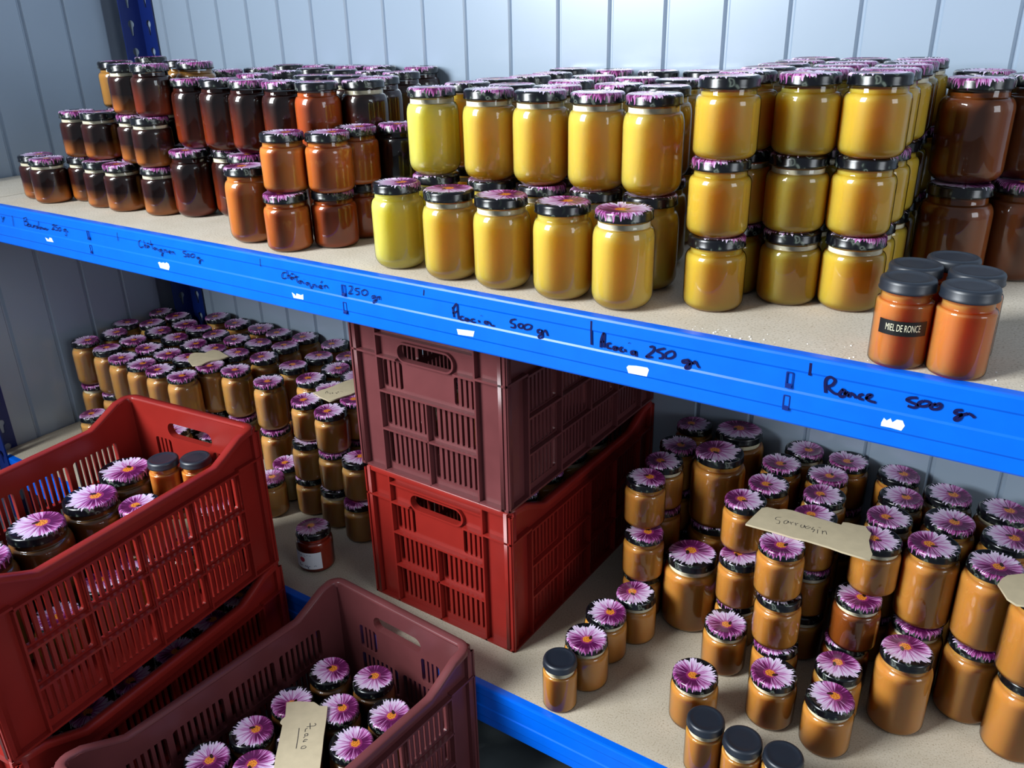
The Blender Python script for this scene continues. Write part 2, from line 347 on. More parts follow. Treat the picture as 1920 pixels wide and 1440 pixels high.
# writing, price tag remains and lock slots on the upper beam
DATA = json.loads(r'''{"ink": [[0.014, [[-2.969, -0.199], [-2.931, -0.255], [-2.856, -0.204]]], [0.014, [[-2.867, -0.206], [-2.981, -0.32]]], [0.014, [[-2.542, -0.147], [-2.584, -0.354]]], [0.014, [[-2.134, -0.146], [-2.163, -0.291]]], [0.014, [[-2.138, -0.155], [-2.01, -0.133], [-2.072, -0.198], [-2.135, -0.213]]], [0.014, [[-2.135, -0.213], [-2.019, -0.217], [-2.08, -0.282], [-2.163, -0.291]]], [0.014, [[-1.998, -0.24], [-2.064, -0.28], [-2.027, -0.301], [-1.956, -0.269], [-1.998, -0.24]]], [0.014, [[-1.921, -0.24], [-1.946, -0.292], [-1.869, -0.292], [-1.842, -0.248]]], [0.014, [[-1.832, -0.247], [-1.847, -0.298]]], [0.014, [[-1.831, -0.263], [-1.772, -0.248]]], [0.014, [[-1.696, -0.248], [-1.772, -0.281], [-1.746, -0.303], [-1.678, -0.263]]], [0.014, [[-1.625, -0.158], [-1.704, -0.299]]], [0.014, [[-1.592, -0.253], [-1.658, -0.285], [-1.63, -0.304], [-1.555, -0.257], [-1.568, -0.3]]], [0.014, [[-1.521, -0.262], [-1.538, -0.3], [-1.478, -0.265], [-1.478, -0.298], [-1.424, -0.259], [-1.423, -0.297], [-1.344, -0.267]]], [0.014, [[-1.184, -0.184], [-1.091, -0.158], [-1.144, -0.212], [-1.222, -0.269], [-1.128, -0.243]]], [0.014, [[-0.992, -0.163], [-1.053, -0.17], [-1.076, -0.205], [-1.014, -0.214], [-1.047, -0.258], [-1.115, -0.265]]], [0.014, [[-0.925, -0.188], [-0.991, -0.227], [-0.978, -0.266], [-0.916, -0.235], [-0.925, -0.188]]], [0.014, [[-0.75, -0.2], [-0.826, -0.225], [-0.816, -0.256], [-0.753, -0.209], [-0.773, -0.323], [-0.817, -0.312]]], [0.014, [[-0.73, -0.222], [-0.688, -0.257]]], [0.014, [[0.853, -0.081], [0.826, -0.228]]], [0.014, [[1.504, -0.139], [1.436, -0.161], [1.406, -0.22], [1.447, -0.266], [1.518, -0.234]]], [0.014, [[1.576, -0.125], [1.576, -0.172], [1.556, -0.257]]], [0.014, [[1.565, -0.228], [1.597, -0.201], [1.601, -0.256]]], [0.014, [[1.679, -0.201], [1.636, -0.22], [1.634, -0.248], [1.679, -0.21], [1.681, -0.242]]], [0.014, [[1.646, -0.186], [1.676, -0.164], [1.695, -0.176]]], [0.014, [[1.765, -0.103], [1.767, -0.203], [1.788, -0.256]]], [0.014, [[1.715, -0.182], [1.809, -0.166]]], [0.014, [[1.854, -0.211], [1.809, -0.235], [1.832, -0.255], [1.874, -0.218], [1.877, -0.254]]], [0.014, [[1.912, -0.222], [1.911, -0.264]]], [0.014, [[1.931, -0.188], [1.935, -0.194]]], [0.014, [[2.012, -0.219], [1.953, -0.244], [1.967, -0.27], [2.015, -0.232], [2.011, -0.329], [1.988, -0.323], [2.048, -0.269]]], [0.014, [[2.08, -0.21], [2.078, -0.265]]], [0.014, [[2.089, -0.227], [2.128, -0.218], [2.135, -0.267]]], [0.014, [[2.169, -0.226], [2.176, -0.262]]], [0.014, [[2.198, -0.25], [2.238, -0.236], [2.229, -0.219], [2.199, -0.245], [2.234, -0.272]]], [0.014, [[2.285, -0.221], [2.277, -0.271]]], [0.014, [[2.288, -0.234], [2.319, -0.225], [2.35, -0.267]]], [0.014, [[2.655, -0.178], [2.592, -0.182], [2.577, -0.21], [2.635, -0.225], [2.625, -0.262], [2.574, -0.269]]], [0.014, [[2.704, -0.203], [2.667, -0.234], [2.687, -0.263], [2.723, -0.232], [2.704, -0.203]]], [0.014, [[2.809, -0.194], [2.752, -0.228], [2.771, -0.257], [2.838, -0.239], [2.849, -0.198], [2.809, -0.194]]], [0.014, [[2.962, -0.232], [2.906, -0.239], [2.92, -0.264], [2.967, -0.24], [2.955, -0.334], [2.94, -0.314], [2.992, -0.272]]], [0.014, [[3.002, -0.257], [3.028, -0.263], [3.035, -0.288]]], [0.014, [[4.404, -0.062], [4.388, -0.184]]], [0.014, [[4.921, -0.196], [4.854, -0.212], [4.821, -0.269], [4.847, -0.299], [4.906, -0.277]]], [0.014, [[4.945, -0.166], [4.942, -0.285]]], [0.014, [[4.949, -0.244], [4.989, -0.225], [4.993, -0.277]]], [0.014, [[5.05, -0.243], [5.006, -0.262], [5.014, -0.287], [5.058, -0.248], [5.067, -0.28]]], [0.014, [[5.019, -0.215], [5.05, -0.191], [5.075, -0.207]]], [0.014, [[5.108, -0.202], [5.125, -0.278], [5.145, -0.321]]], [0.014, [[5.077, -0.246], [5.163, -0.22]]], [0.014, [[5.217, -0.271], [5.168, -0.291], [5.181, -0.322], [5.225, -0.276], [5.233, -0.314]]], [0.014, [[5.259, -0.284], [5.268, -0.315]]], [0.014, [[5.273, -0.247], [5.277, -0.253]]], [0.014, [[5.353, -0.277], [5.311, -0.296], [5.324, -0.324], [5.363, -0.282], [5.385, -0.33], [5.407, -0.359], [5.434, -0.323]]], [0.014, [[5.439, -0.29], [5.446, -0.334]]], [0.014, [[5.452, -0.301], [5.489, -0.289], [5.499, -0.332]]], [0.014, [[5.531, -0.295], [5.543, -0.329]]], [0.014, [[5.581, -0.313], [5.619, -0.295], [5.603, -0.282], [5.574, -0.302], [5.587, -0.332], [5.632, -0.318]]], [0.014, [[5.608, -0.251], [5.64, -0.215]]], [0.014, [[5.665, -0.275], [5.672, -0.319]]], [0.014, [[5.674, -0.286], [5.709, -0.268], [5.746, -0.307]]], [0.014, [[6.146, -0.215], [6.205, -0.206], [6.19, -0.258], [6.132, -0.324], [6.208, -0.306]]], [0.014, [[6.343, -0.216], [6.276, -0.226], [6.264, -0.259], [6.32, -0.263], [6.315, -0.301], [6.264, -0.316]]], [0.014, [[6.44, -0.214], [6.378, -0.254], [6.397, -0.301], [6.463, -0.284], [6.485, -0.238], [6.44, -0.214]]], [0.014, [[6.624, -0.271], [6.567, -0.287], [6.57, -0.323], [6.63, -0.289], [6.632, -0.338], [6.579, -0.384], [6.583, -0.352], [6.642, -0.324]]], [0.014, [[6.664, -0.271], [6.666, -0.32]]], [0.014, [[6.67, -0.289], [6.703, -0.271], [6.705, -0.32]]], [0.02, [[7.478, -0.06], [7.465, -0.138]]], [0.02, [[7.919, -0.217], [7.935, -0.348]]], [0.02, [[7.921, -0.234], [7.988, -0.159], [7.996, -0.256], [8.004, -0.362]]], [0.02, [[7.917, -0.299], [7.996, -0.256]]], [0.02, [[8.083, -0.311], [8.034, -0.325], [8.032, -0.361], [8.087, -0.357]]], [0.02, [[8.151, -0.328], [8.116, -0.328], [8.111, -0.359], [8.142, -0.359], [8.157, -0.333], [8.17, -0.36]]], [0.02, [[8.253, -0.316], [8.205, -0.33], [8.211, -0.358], [8.265, -0.355]]], [0.02, [[8.314, -0.317], [8.326, -0.349]]], [0.02, [[8.358, -0.25], [8.361, -0.257]]], [0.02, [[8.461, -0.314], [8.415, -0.316], [8.407, -0.341], [8.44, -0.346], [8.468, -0.313], [8.506, -0.352], [8.553, -0.346]]], [0.02, [[8.867, -0.209], [8.803, -0.231], [8.789, -0.267], [8.846, -0.279], [8.845, -0.319], [8.788, -0.324]]], [0.02, [[8.929, -0.253], [8.897, -0.281], [8.922, -0.311], [8.966, -0.291], [8.961, -0.259], [8.929, -0.253]]], [0.02, [[9.017, -0.249], [8.979, -0.278], [8.997, -0.314], [9.067, -0.295], [9.086, -0.253], [9.049, -0.243], [9.017, -0.249]]], [0.02, [[9.215, -0.274], [9.172, -0.293], [9.178, -0.325], [9.227, -0.31], [9.234, -0.276], [9.239, -0.363], [9.196, -0.388], [9.184, -0.363], [9.239, -0.325]]], [0.02, [[9.264, -0.303], [9.282, -0.272], [9.312, -0.339]]], [0.024, [[9.889, -0.05], [9.888, -0.177], [9.894, -0.336]]], [0.024, [[10.01, -0.346], [10.014, -0.249], [10.051, -0.163], [10.049, -0.338]]], [0.024, [[10.009, -0.282], [10.053, -0.263]]], [0.024, [[10.137, -0.268], [10.093, -0.287], [10.094, -0.329], [10.144, -0.33]]], [0.024, [[10.204, -0.297], [10.171, -0.309], [10.178, -0.339], [10.205, -0.329], [10.215, -0.3], [10.227, -0.335]]], [0.024, [[10.281, -0.287], [10.254, -0.308], [10.261, -0.339], [10.293, -0.337]]], [0.024, [[10.309, -0.303], [10.321, -0.337]]], [0.024, [[10.357, -0.22], [10.361, -0.227]]], [0.024, [[10.433, -0.304], [10.391, -0.318], [10.397, -0.348], [10.434, -0.336], [10.444, -0.302], [10.452, -0.364]]], [0.024, [[10.605, -0.224], [10.652, -0.209], [10.649, -0.261], [10.569, -0.345], [10.647, -0.329]]], [0.024, [[10.786, -0.203], [10.705, -0.235], [10.696, -0.257], [10.754, -0.271], [10.761, -0.316], [10.72, -0.33]]], [0.024, [[10.849, -0.222], [10.795, -0.263], [10.797, -0.309], [10.853, -0.302], [10.897, -0.263], [10.884, -0.22], [10.849, -0.222]]], [0.024, [[11.064, -0.274], [10.996, -0.299], [10.997, -0.324], [11.042, -0.314], [11.075, -0.287], [11.071, -0.37], [11.031, -0.383], [11.039, -0.351], [11.116, -0.299]]], [0.024, [[11.107, -0.316], [11.134, -0.28], [11.167, -0.329], [11.188, -0.34]]], [0.027, [[12.309, -0.055], [12.311, -0.125], [12.31, -0.186]]], [0.027, [[12.48, -0.332], [12.464, -0.204], [12.505, -0.158], [12.55, -0.185], [12.531, -0.236], [12.493, -0.268], [12.554, -0.315], [12.596, -0.319]]], [0.027, [[12.634, -0.259], [12.607, -0.312], [12.628, -0.34], [12.657, -0.314], [12.647, -0.265], [12.626, -0.261]]], [0.027, [[12.657, -0.31], [12.677, -0.277], [12.695, -0.32], [12.711, -0.283], [12.736, -0.291], [12.765, -0.322]]], [0.027, [[12.822, -0.267], [12.792, -0.283], [12.789, -0.316], [12.83, -0.321]]], [0.027, [[12.844, -0.308], [12.88, -0.281], [12.893, -0.255], [12.862, -0.267], [12.86, -0.304], [12.886, -0.321], [12.942, -0.324]]], [0.027, [[13.287, -0.194], [13.228, -0.208], [13.202, -0.237], [13.25, -0.252], [13.298, -0.268], [13.273, -0.297], [13.218, -0.292]]], [0.027, [[13.342, -0.212], [13.305, -0.239], [13.314, -0.269], [13.358, -0.262], [13.395, -0.236], [13.387, -0.211], [13.342, -0.212]]], [0.027, [[13.447, -0.214], [13.407, -0.246], [13.42, -0.274], [13.469, -0.262], [13.49, -0.23], [13.475, -0.207], [13.436, -0.239]]], [0.027, [[13.667, -0.227], [13.619, -0.239], [13.609, -0.268], [13.646, -0.272], [13.664, -0.267], [13.657, -0.313], [13.629, -0.338], [13.618, -0.319], [13.655, -0.283], [13.714, -0.246]]], [0.027, [[13.714, -0.246], [13.744, -0.256], [13.772, -0.276]]]], "stick": [[[-1.517, -0.446], [-1.448, -0.46], [-1.418, -0.481], [-1.359, -0.428], [-1.301, -0.431], [-1.259, -0.503], [-1.484, -0.509]], [[1.863, -0.46], [1.904, -0.445], [1.937, -0.459], [2.016, -0.439], [2.04, -0.454], [2.092, -0.429], [2.145, -0.445], [2.156, -0.494], [2.12, -0.554], [1.894, -0.548]], [[4.996, -0.483], [5.047, -0.501], [5.07, -0.531], [5.093, -0.481], [5.176, -0.494], [5.229, -0.473], [5.22, -0.553], [5.019, -0.559]], [[7.974, -0.495], [8.058, -0.489], [8.141, -0.482], [8.251, -0.474], [8.227, -0.552], [7.991, -0.566]], [[10.343, -0.514], [10.364, -0.488], [10.461, -0.473], [10.595, -0.466], [10.614, -0.488], [10.592, -0.572], [10.367, -0.578]], [[13.022, -0.549], [13.021, -0.512], [13.037, -0.461], [13.064, -0.482], [13.095, -0.451], [13.116, -0.488], [13.15, -0.451], [13.2, -0.448], [13.227, -0.497], [13.204, -0.553], [13.109, -0.546]]], "slots": [[[-0.04, -0.152], [-0.047, -0.31]], [[-0.048, -0.404], [-0.047, -0.555]], [[6.03, -0.208], [6.057, -0.368]], [[6.025, -0.456], [6.056, -0.624]], [[12.119, -0.187], [12.126, -0.357]], [[12.115, -0.439], [12.124, -0.6]]], "cards": [{"n": "sarrasin", "z": -3.757, "p": [[11.08, 2.437], [11.108, 2.723], [11.138, 2.981], [11.199, 3.044], [11.356, 3.066], [11.43, 3.129], [11.538, 3.153], [11.702, 3.142], [11.86, 3.142], [12.029, 3.137], [12.248, 3.136], [12.251, 3.214], [12.319, 3.245], [12.426, 3.252], [12.548, 3.28], [12.613, 3.18], [12.659, 3.139], [12.671, 2.943], [12.728, 2.757], [12.789, 2.622], [12.793, 2.467], [12.673, 2.465], [12.572, 2.465], [12.418, 2.465], [12.257, 2.484], [12.098, 2.484], [11.937, 2.484], [11.783, 2.455], [11.618, 2.455], [11.451, 2.455], [11.284, 2.445]], "s": [[[11.461, 2.871], [11.404, 2.836], [11.41, 2.779], [11.471, 2.768], [11.484, 2.691], [11.448, 2.68]], [[11.56, 2.847], [11.531, 2.793], [11.55, 2.732], [11.58, 2.763], [11.576, 2.833], [11.604, 2.778]], [[11.61, 2.83], [11.641, 2.765]], [[11.629, 2.805], [11.651, 2.843]], [[11.676, 2.835], [11.707, 2.77]], [[11.695, 2.81], [11.717, 2.848]], [[11.776, 2.837], [11.763, 2.805], [11.787, 2.761], [11.813, 2.788], [11.807, 2.845], [11.837, 2.78]], [[11.87, 2.859], [11.831, 2.8], [11.862, 2.772], [11.897, 2.841]], [[11.934, 2.864], [11.923, 2.787], [11.961, 2.81], [11.957, 2.726]], [[11.998, 2.833], [12.021, 2.731]], [[11.99, 2.899], [12.025, 2.892]], [[12.062, 2.838], [12.086, 2.749]], [[12.073, 2.798], [12.102, 2.851], [12.139, 2.77]]]}, {"n": "acacia", "z": -6.31, "p": [[5.793, -1.947], [5.918, -1.841], [6.037, -1.774], [6.143, -1.717], [6.271, -1.727], [6.37, -1.664], [6.549, -1.871], [6.745, -2.114], [6.928, -2.326], [7.124, -2.561], [7.271, -2.735], [6.744, -3.075], [6.463, -2.762], [6.248, -2.493], [6.072, -2.276], [6.012, -2.27], [5.993, -2.226], [5.992, -2.151]], "s": [[[6.396, -2.044], [6.482, -2.125]], [[6.409, -2.122], [6.442, -2.088], [6.489, -2.046], [6.483, -2.013], [6.454, -2.012]], [[6.439, -2.134], [6.426, -2.16], [6.458, -2.201]], [[6.515, -2.201], [6.489, -2.23], [6.512, -2.252], [6.538, -2.229], [6.515, -2.201]], [[6.519, -2.259], [6.522, -2.293]], [[6.595, -2.282], [6.561, -2.298], [6.571, -2.345], [6.596, -2.305]], [[6.653, -2.375], [6.621, -2.408], [6.637, -2.444], [6.676, -2.407], [6.667, -2.378]], [[6.333, -2.196], [6.455, -2.336], [6.577, -2.482]]]}, {"n": "writ", "z": -3.757, "p": [[2.151, 2.502], [2.197, 2.577], [2.212, 2.672], [2.245, 2.77], [2.277, 2.925], [2.285, 3.108], [2.306, 3.261], [2.347, 3.366], [2.363, 3.498], [2.484, 3.469], [2.611, 3.443], [2.9, 3.183], [2.905, 3.109], [2.875, 2.881], [2.881, 2.828], [2.817, 2.659], [2.783, 2.509], [2.737, 2.373], [2.601, 2.399], [2.445, 2.416], [2.299, 2.459]], "s": [[[2.409, 2.593], [2.349, 2.69]], [[2.36, 2.697], [2.456, 2.621]], [[2.484, 2.667], [2.485, 2.639], [2.531, 2.62]], [[2.501, 2.706], [2.537, 2.651], [2.536, 2.689]], [[2.559, 2.722], [2.623, 2.703], [2.582, 2.736]], [[2.564, 2.801], [2.588, 2.758], [2.599, 2.784]], [[2.599, 2.822], [2.669, 2.826]]]}, {"n": "small", "z": -3.985, "p": [[-2.11, 2.671], [-2.285, 2.847], [-2.359, 2.925], [-2.349, 3.033], [-2.223, 3.108], [-2.122, 3.147], [-2.142, 3.28], [-2.132, 3.391], [-1.971, 3.423], [-1.751, 3.368], [-1.438, 3.29], [-1.462, 3.175], [-1.531, 3.035], [-1.599, 2.896], [-1.597, 2.78], [-1.567, 2.644], [-1.717, 2.497]], "s": []}, {"n": "edge", "z": -3.747, "p": [[14.283, 2.774], [14.316, 2.927], [14.366, 3.038], [14.575, 3.224], [14.841, 3.297], [14.884, 2.601], [14.614, 2.467], [14.524, 2.434], [14.419, 2.503]], "s": []}, {"n": "inside", "z": -4.53, "p": [[2.369, -2.01], [2.371, -1.336], [2.54, -0.693], [2.801, -0.674], [3.169, -1.088], [3.111, -1.759], [3.039, -2.282]], "s": []}]}''')
bm = bmesh.new()
for w, P in DATA['ink']: ribbon(bm, P, w, lambda a, b: (a, -.1335, b))
tag(link('handwriting', finish(bm, 'handwriting'), upper_beam, m=MT['ink']), kind='stuff')
for P in DATA['stick']:
    me = plate('sticker_residue', P, [], .004, 'xz'); me.transform(Matrix.Translation((0, -.134, 0))); me.transform(Matrix.Scale(U, 4))
    link('sticker_residue', me, upper_beam, m=MT['residue'])
for (xa, za), (xb, zb) in DATA['slots']:
    xm = (xa+xb)/2; me = plate('lock_slot', rrect(xm-.035, xm+.035, zb+.02, za, .012), [rrect(xm-.022, xm+.026, zb+.045, za-.012, .006)], .008, 'xz')
    b2 = bmesh.new(); b2.from_mesh(me); bmesh.ops.translate(b2, vec=(0, -.134, 0), verts=b2.verts)
    box(b2, xm-.03, xm+.03, -.15, -.125, zb, zb+.03)
    me2 = finish(b2, 'lock_slot'); link('lock_slot', me2, upper_beam, m=MT['slot'])

def board(x0, x1, z, m, label):
    o = link('shelf_board', boxes('shelf_board', [(x0, x1, 0, YB-.16, -.2, 0)]), None, W3(0, 0, z), m=m); return tag(o, label, 'shelf board')
board(XL+.1, -3.815, 0, MT['board'], 'short pale chipboard shelf board at the left end of the upper shelf')
board(-3.79, 18.4, 0, MT['board'], 'long chipboard shelf board of the upper shelf holding the golden jars')
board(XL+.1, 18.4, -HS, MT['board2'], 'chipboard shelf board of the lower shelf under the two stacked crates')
# crumbs of wax near the front edge
bm = bmesh.new()
for i in range(45):
    x = 11+random.random()*4.2; yy = abs(random.gauss(0, .16))+.02; s = random.uniform(.003, .009)
    box(bm, x-s, x+s, yy-s*.8, yy+s*.8, 0, s*1.2)
cr = link('wax_crumbs', finish(bm, 'wax_crumbs'), None, W3(0, 0, 0), m=MT['crumb']); tag(cr, 'tiny white crumbs scattered along the front edge of the upper shelf', 'crumbs', None, 'stuff')

# ------------------------------------------------------------------ crates
CL, CW, CH = 4.85, 3.0, 2.6
HL, HW = CL/2, CW/2
def rim_z(v):
    e = min(v, CL-v)      # distance from the nearer end
    return CH if e <= .35 else (CH-.3 if e >= .95 else CH-.3*(e-.35)/.6)
def crate_meshes(m):
    D = {}
    IN = .12
    # end panel, stands in xz
    wins = [(.62, 1.0, 1.5, 1.95), (2.0, 2.38, 1.5, 1.95), (.62, 1.44, .84, 1.38), (1.56, 2.38, .84, 1.38), (.62, 1.44, .14, .72), (1.56, 2.38, .14, .72)]
    outer = [(-HW+.02, .0), (HW-.02, 0), (HW-.02, CH-.04), (-HW+.02, CH-.04)]
    hand = rrect(-.52, .52, 2.02, 2.29, .13, 6)
    me = plate('end_panel', outer, [rrect(a-HW, b-HW, c, d, .05) for a, b, c, d in wins]+[hand], .06, 'xz')
    bm = bmesh.new(); bm.from_mesh(me)
    f0, f1 = -IN, -.03
    for a in (.545, 2.425): box(bm, a-HW, a+.03-HW, f0, f1, .0, CH-.1)
    for a in (0.02, CW-.05): box(bm, a-HW, a+.03-HW, f0, f1, 0, CH-.1)
    box(bm, 1.485-HW, 1.515-HW, f0, f1, 0, .80); box(bm, 1.485-HW, 1.515-HW, f0, f1, .80, 1.42)
    for z, a, b in ((1.42, .575, 2.425), (.76, .575, 2.425), (0, .02, CW-.02), (2.36, .575, 2.425), (2.0, .575, .95), (2.0, 2.05, 2.425), (2.02, .02, .545), (2.02, 2.455, CW-.02)):
        box(bm, a-HW, b-HW, f0, f1, z, z+.035)
    # raised lip round the hand hole
    n = len(hand); R = rrect(-.55, .55, 1.99, 2.32, .16, 6)
    A = [bm.verts.new((p[0], -.09, p[1])) for p in hand]; B = [bm.verts.new((p[0], -.09, p[1])) for p in R]
    A2 = [bm.verts.new((p[0], -.03, p[1])) for p in hand]; B2 = [bm.verts.new((p[0], -.03, p[1])) for p in R]
    for i in range(n):
        j = (i+1) % n
        bm.faces.new((A[i], A[j], B[j], B[i])); bm.faces.new((B[i], B[j], B2[j], B2[i])); bm.faces.new((A[j], A[i], A2[i], A2[j]))
    D['end'] = finish(bm, 'end_panel'); D['end'].materials.append(m)
    D['endslats'] = []
    for a, b, c, d in wins:
        n = 3 if b-a < .5 else 7
        for k in range(n): D['endslats'].append((a+(b-a)*(k+1)/(n+1)-HW, c, d))
    # side panel in yz; v = 0 at the far end
    top = [(v, rim_z(v)-.04) for v in (0, .35, .65, .95, CL-.95, CL-.65, CL-.35, CL)]
    outer = [(0, 0), (CL, 0)]+top[::-1]
    outer = [(a-HL, b) for a, b in outer]
    g = (CL-1.1)/4; sw = []
    for i in range(4):
        for c, d in ((1.36, 1.92), (.76, 1.26), (.14, .66)): sw.append((.55+g*i+.05, .55+g*(i+1)-.05, c, d))
    me = plate('side_panel', outer, [rrect(a-HL, b-HL, c, d, .05) for a, b, c, d in sw], .06, 'yz')
    bm = bmesh.new(); bm.from_mesh(me)
    for i in range(5):
        v = .55+g*i-.015-HL
        box(bm, .03, IN, v, v+.03, 0, 1.98)
    for v in (.02, CL-.05): box(bm, .03, IN, v-HL, v+.03-HL, 0, CH-.1)
    for z in (0, .70, 1.30, 1.98): box(bm, .03, IN, .55-HL, CL-.55-HL, z, z+.035)
    for a, b in ((.02, .55), (CL-.55, CL-.02)):
        box(bm, .03, IN, a-HL, b-HL, 0, .035); box(bm, .03, IN, a-HL, b-HL, 2.02, 2.055)
    D['side'] = finish(bm, 'side_panel'); D['side'].materials.append(m)
    D['sideslats'] = [(a+(b-a)*(k+1)/8-HL, c, d) for a, b, c, d in sw for k in range(7)]
    # base
    L = [(-HW+.1, HW-.1, -HL+.1, HL-.1, .0, .04)]
    for i in range(9): L.append((-HW+.1, HW-.1, -HL+.3+i*.53, -HL+.34+i*.53, .04, .05))
    D['base'] = boxes('base', L); D['base'].materials.append(m)
    # rim swept along the wavy top edge
    path = []
    def seg(x0, y0, x1, y1, n):
        for k in range(n): path.append((x0+(x1-x0)*k/n, y0+(y1-y0)*k/n))
    r = .16; xw, yl = HW-.07, HL-.07
    def arc(cx, cy, a0):
        for k in range(6): t = math.radians(a0+90*k/5); path.append((cx+r*math.cos(t), cy+r*math.sin(t)))
    arc(xw-r, yl-r, 0); arc(-xw+r, yl-r, 90); seg(-xw, yl-r, -xw, -yl+r, 24); arc(-xw+r, -yl+r, 180); arc(xw-r, -yl+r, 270); seg(xw, -yl+r, xw, yl-r, 24)
    pts = []
    for p in path:
        if not pts or math.hypot(p[0]-pts[-1][0], p[1]-pts[-1][1]) > 1e-4: pts.append(p)
    sec = [(-.07, -.10), (-.07, -.02), (-.05, 0), (.05, 0), (.07, -.02), (.07, -.10)]
    bm = bmesh.new(); rings = []; n = len(pts)
    for i, p in enumerate(pts):
        a, b = pts[i-1], pts[(i+1) % n]; dx, dy = b[0]-a[0], b[1]-a[1]; l = math.hypot(dx, dy); nx, ny = dy/l, -dx/l
        z = rim_z(min(max(p[1]+HL, 0), CL)); rings.append([bm.verts.new((p[0]+nx*s, p[1]+ny*s, z+t)) for s, t in sec])
    for i in range(n):
        A, B = rings[i], rings[(i+1) % n]
        for j in range(6): bm.faces.new((A[j], A[(j+1) % 6], B[(j+1) % 6], B[j]))
    D['rim'] = finish(bm, 'rim', True); D['rim'].materials.append(m); sharpen(D['rim'], 50)
    D['slat'] = {}
    def slat(w, d, h):
        key = (w, d, round(h, 3))
        if key not in D['slat']:
            me = boxes('slat', [(-w/2, w/2, -d/2, d/2, 0, h)]); me.materials.append(m); D['slat'][key] = me
        return D['slat'][key]
    D['mk'] = slat
    return D
CM = {'red': crate_meshes(MT['red']), 'mauve': crate_meshes(MT['mauve'])}
def crate(x, y, z, rot, kind, label):
    D = CM[kind]
    t = tag(link('plastic_crate', None, None, W3(x, y, z), rot), label, 'crate', 'openwork plastic crates')
    link('base', D['base'], t)
    link('rim', D['rim'], t)
    for s in (1, -1):
        e = link('end_panel', D['end'], t, (0, -s*(HL-.12)*U, 0), 0 if s > 0 else math.pi)
        for px, c, d in D['endslats']: link('slat', D['mk'](.055, .045, d-c), e, (px*U, 0, c*U))
        w = link('side_panel', D['side'], t, (s*(HW-.12)*U, 0, 0), 0 if s > 0 else math.pi)
        for v, c, d in D['sideslats']: link('slat', D['mk'](.045, .055, d-c), w, (0, v*U, c*U))
    return t
def crate_at(X, Y, a, z, kind, label):
    u = (math.cos(a), math.sin(a)); v = (u[1], -u[0])
    return crate(X-HW*u[0]+HL*v[0], Y-HW*u[1]+HL*v[1], z, a, kind, label)
crate_at(3.956, -.273, .0973, -5.42, 'red', 'brick red openwork crate full of jars, upper crate of the floor stack on the left')
crate_at(3.985, -.262, .0973, -8.02, 'red', 'dark red openwork crate on the floor, beneath the brick red one on the left')
crate_at(8.056, -.197, -.0565, -8.02, 'mauve', 'mauve brown openwork crate on the floor with a cardboard sign inside')
crate(6.655, .76+HL, -HS, -.012, 'red', 'red openwork crate standing on the lower shelf, beneath the mauve crate')
crate(6.63, .755+HL, -HS+CH, -.012, 'mauve', 'mauve openwork crate stacked on the red crate under the upper beam')

# ------------------------------------------------------------------ jars
def arc_prof(P0, P1, c, n=6, convex=True):
    """quarter ellipse from P0 to P1 about the corner c"""
    out = []
    for k in range(n+1):
        t = k/n*math.pi/2
        r = c[0]+(P0[0]-c[0])*math.cos(t)+(P1[0]-c[0])*math.sin(t); z = c[1]+(P0[1]-c[1])*math.cos(t)+(P1[1]-c[1])*math.sin(t)
        out.append((r, z))
    return out
def jar_profile(R, h, rl, rb, rs, neck):
    """outer glass line: base, rounded foot rb, wall, shoulder rs, neck of radius rl-.025"""
    rn = rl-.03
    P = [(0, .025), (R-rb-.02, .025), (R-rb, 0)]
    P += arc_prof((R-rb, 0), (R, rb), (R-rb, rb), 6)[1:]
    zs = h-neck-rs
    P += arc_prof((R, zs), (max(rn+.004, R-rs*1.05), zs+rs), (max(rn+.004, R-rs*1.05), zs), 6)
    P += [(rn, zs+rs+.012), (rn, h-.12), (rn-.01, h-.03), (0, h-.03)]
    return P
KIND = dict(t500=(.71, 1.13, .655, .17, .16, .20, .125), t250=(.675, .83, .635, .10, .09, .19, .125), tBig=(.90, 1.3, .80, .12, .13, .22, .14), tBigA=(.90, 1.75, .80, .12, .13, .22, .14),
            tR500=(.82, 1.17, .72, .15, .15, .21, .13), tL500=(.76, 1.25, .68, .11, .14, .20, .13), tSm=(.51, .83, .495, .05, .035, .20, .12))
JM = {}
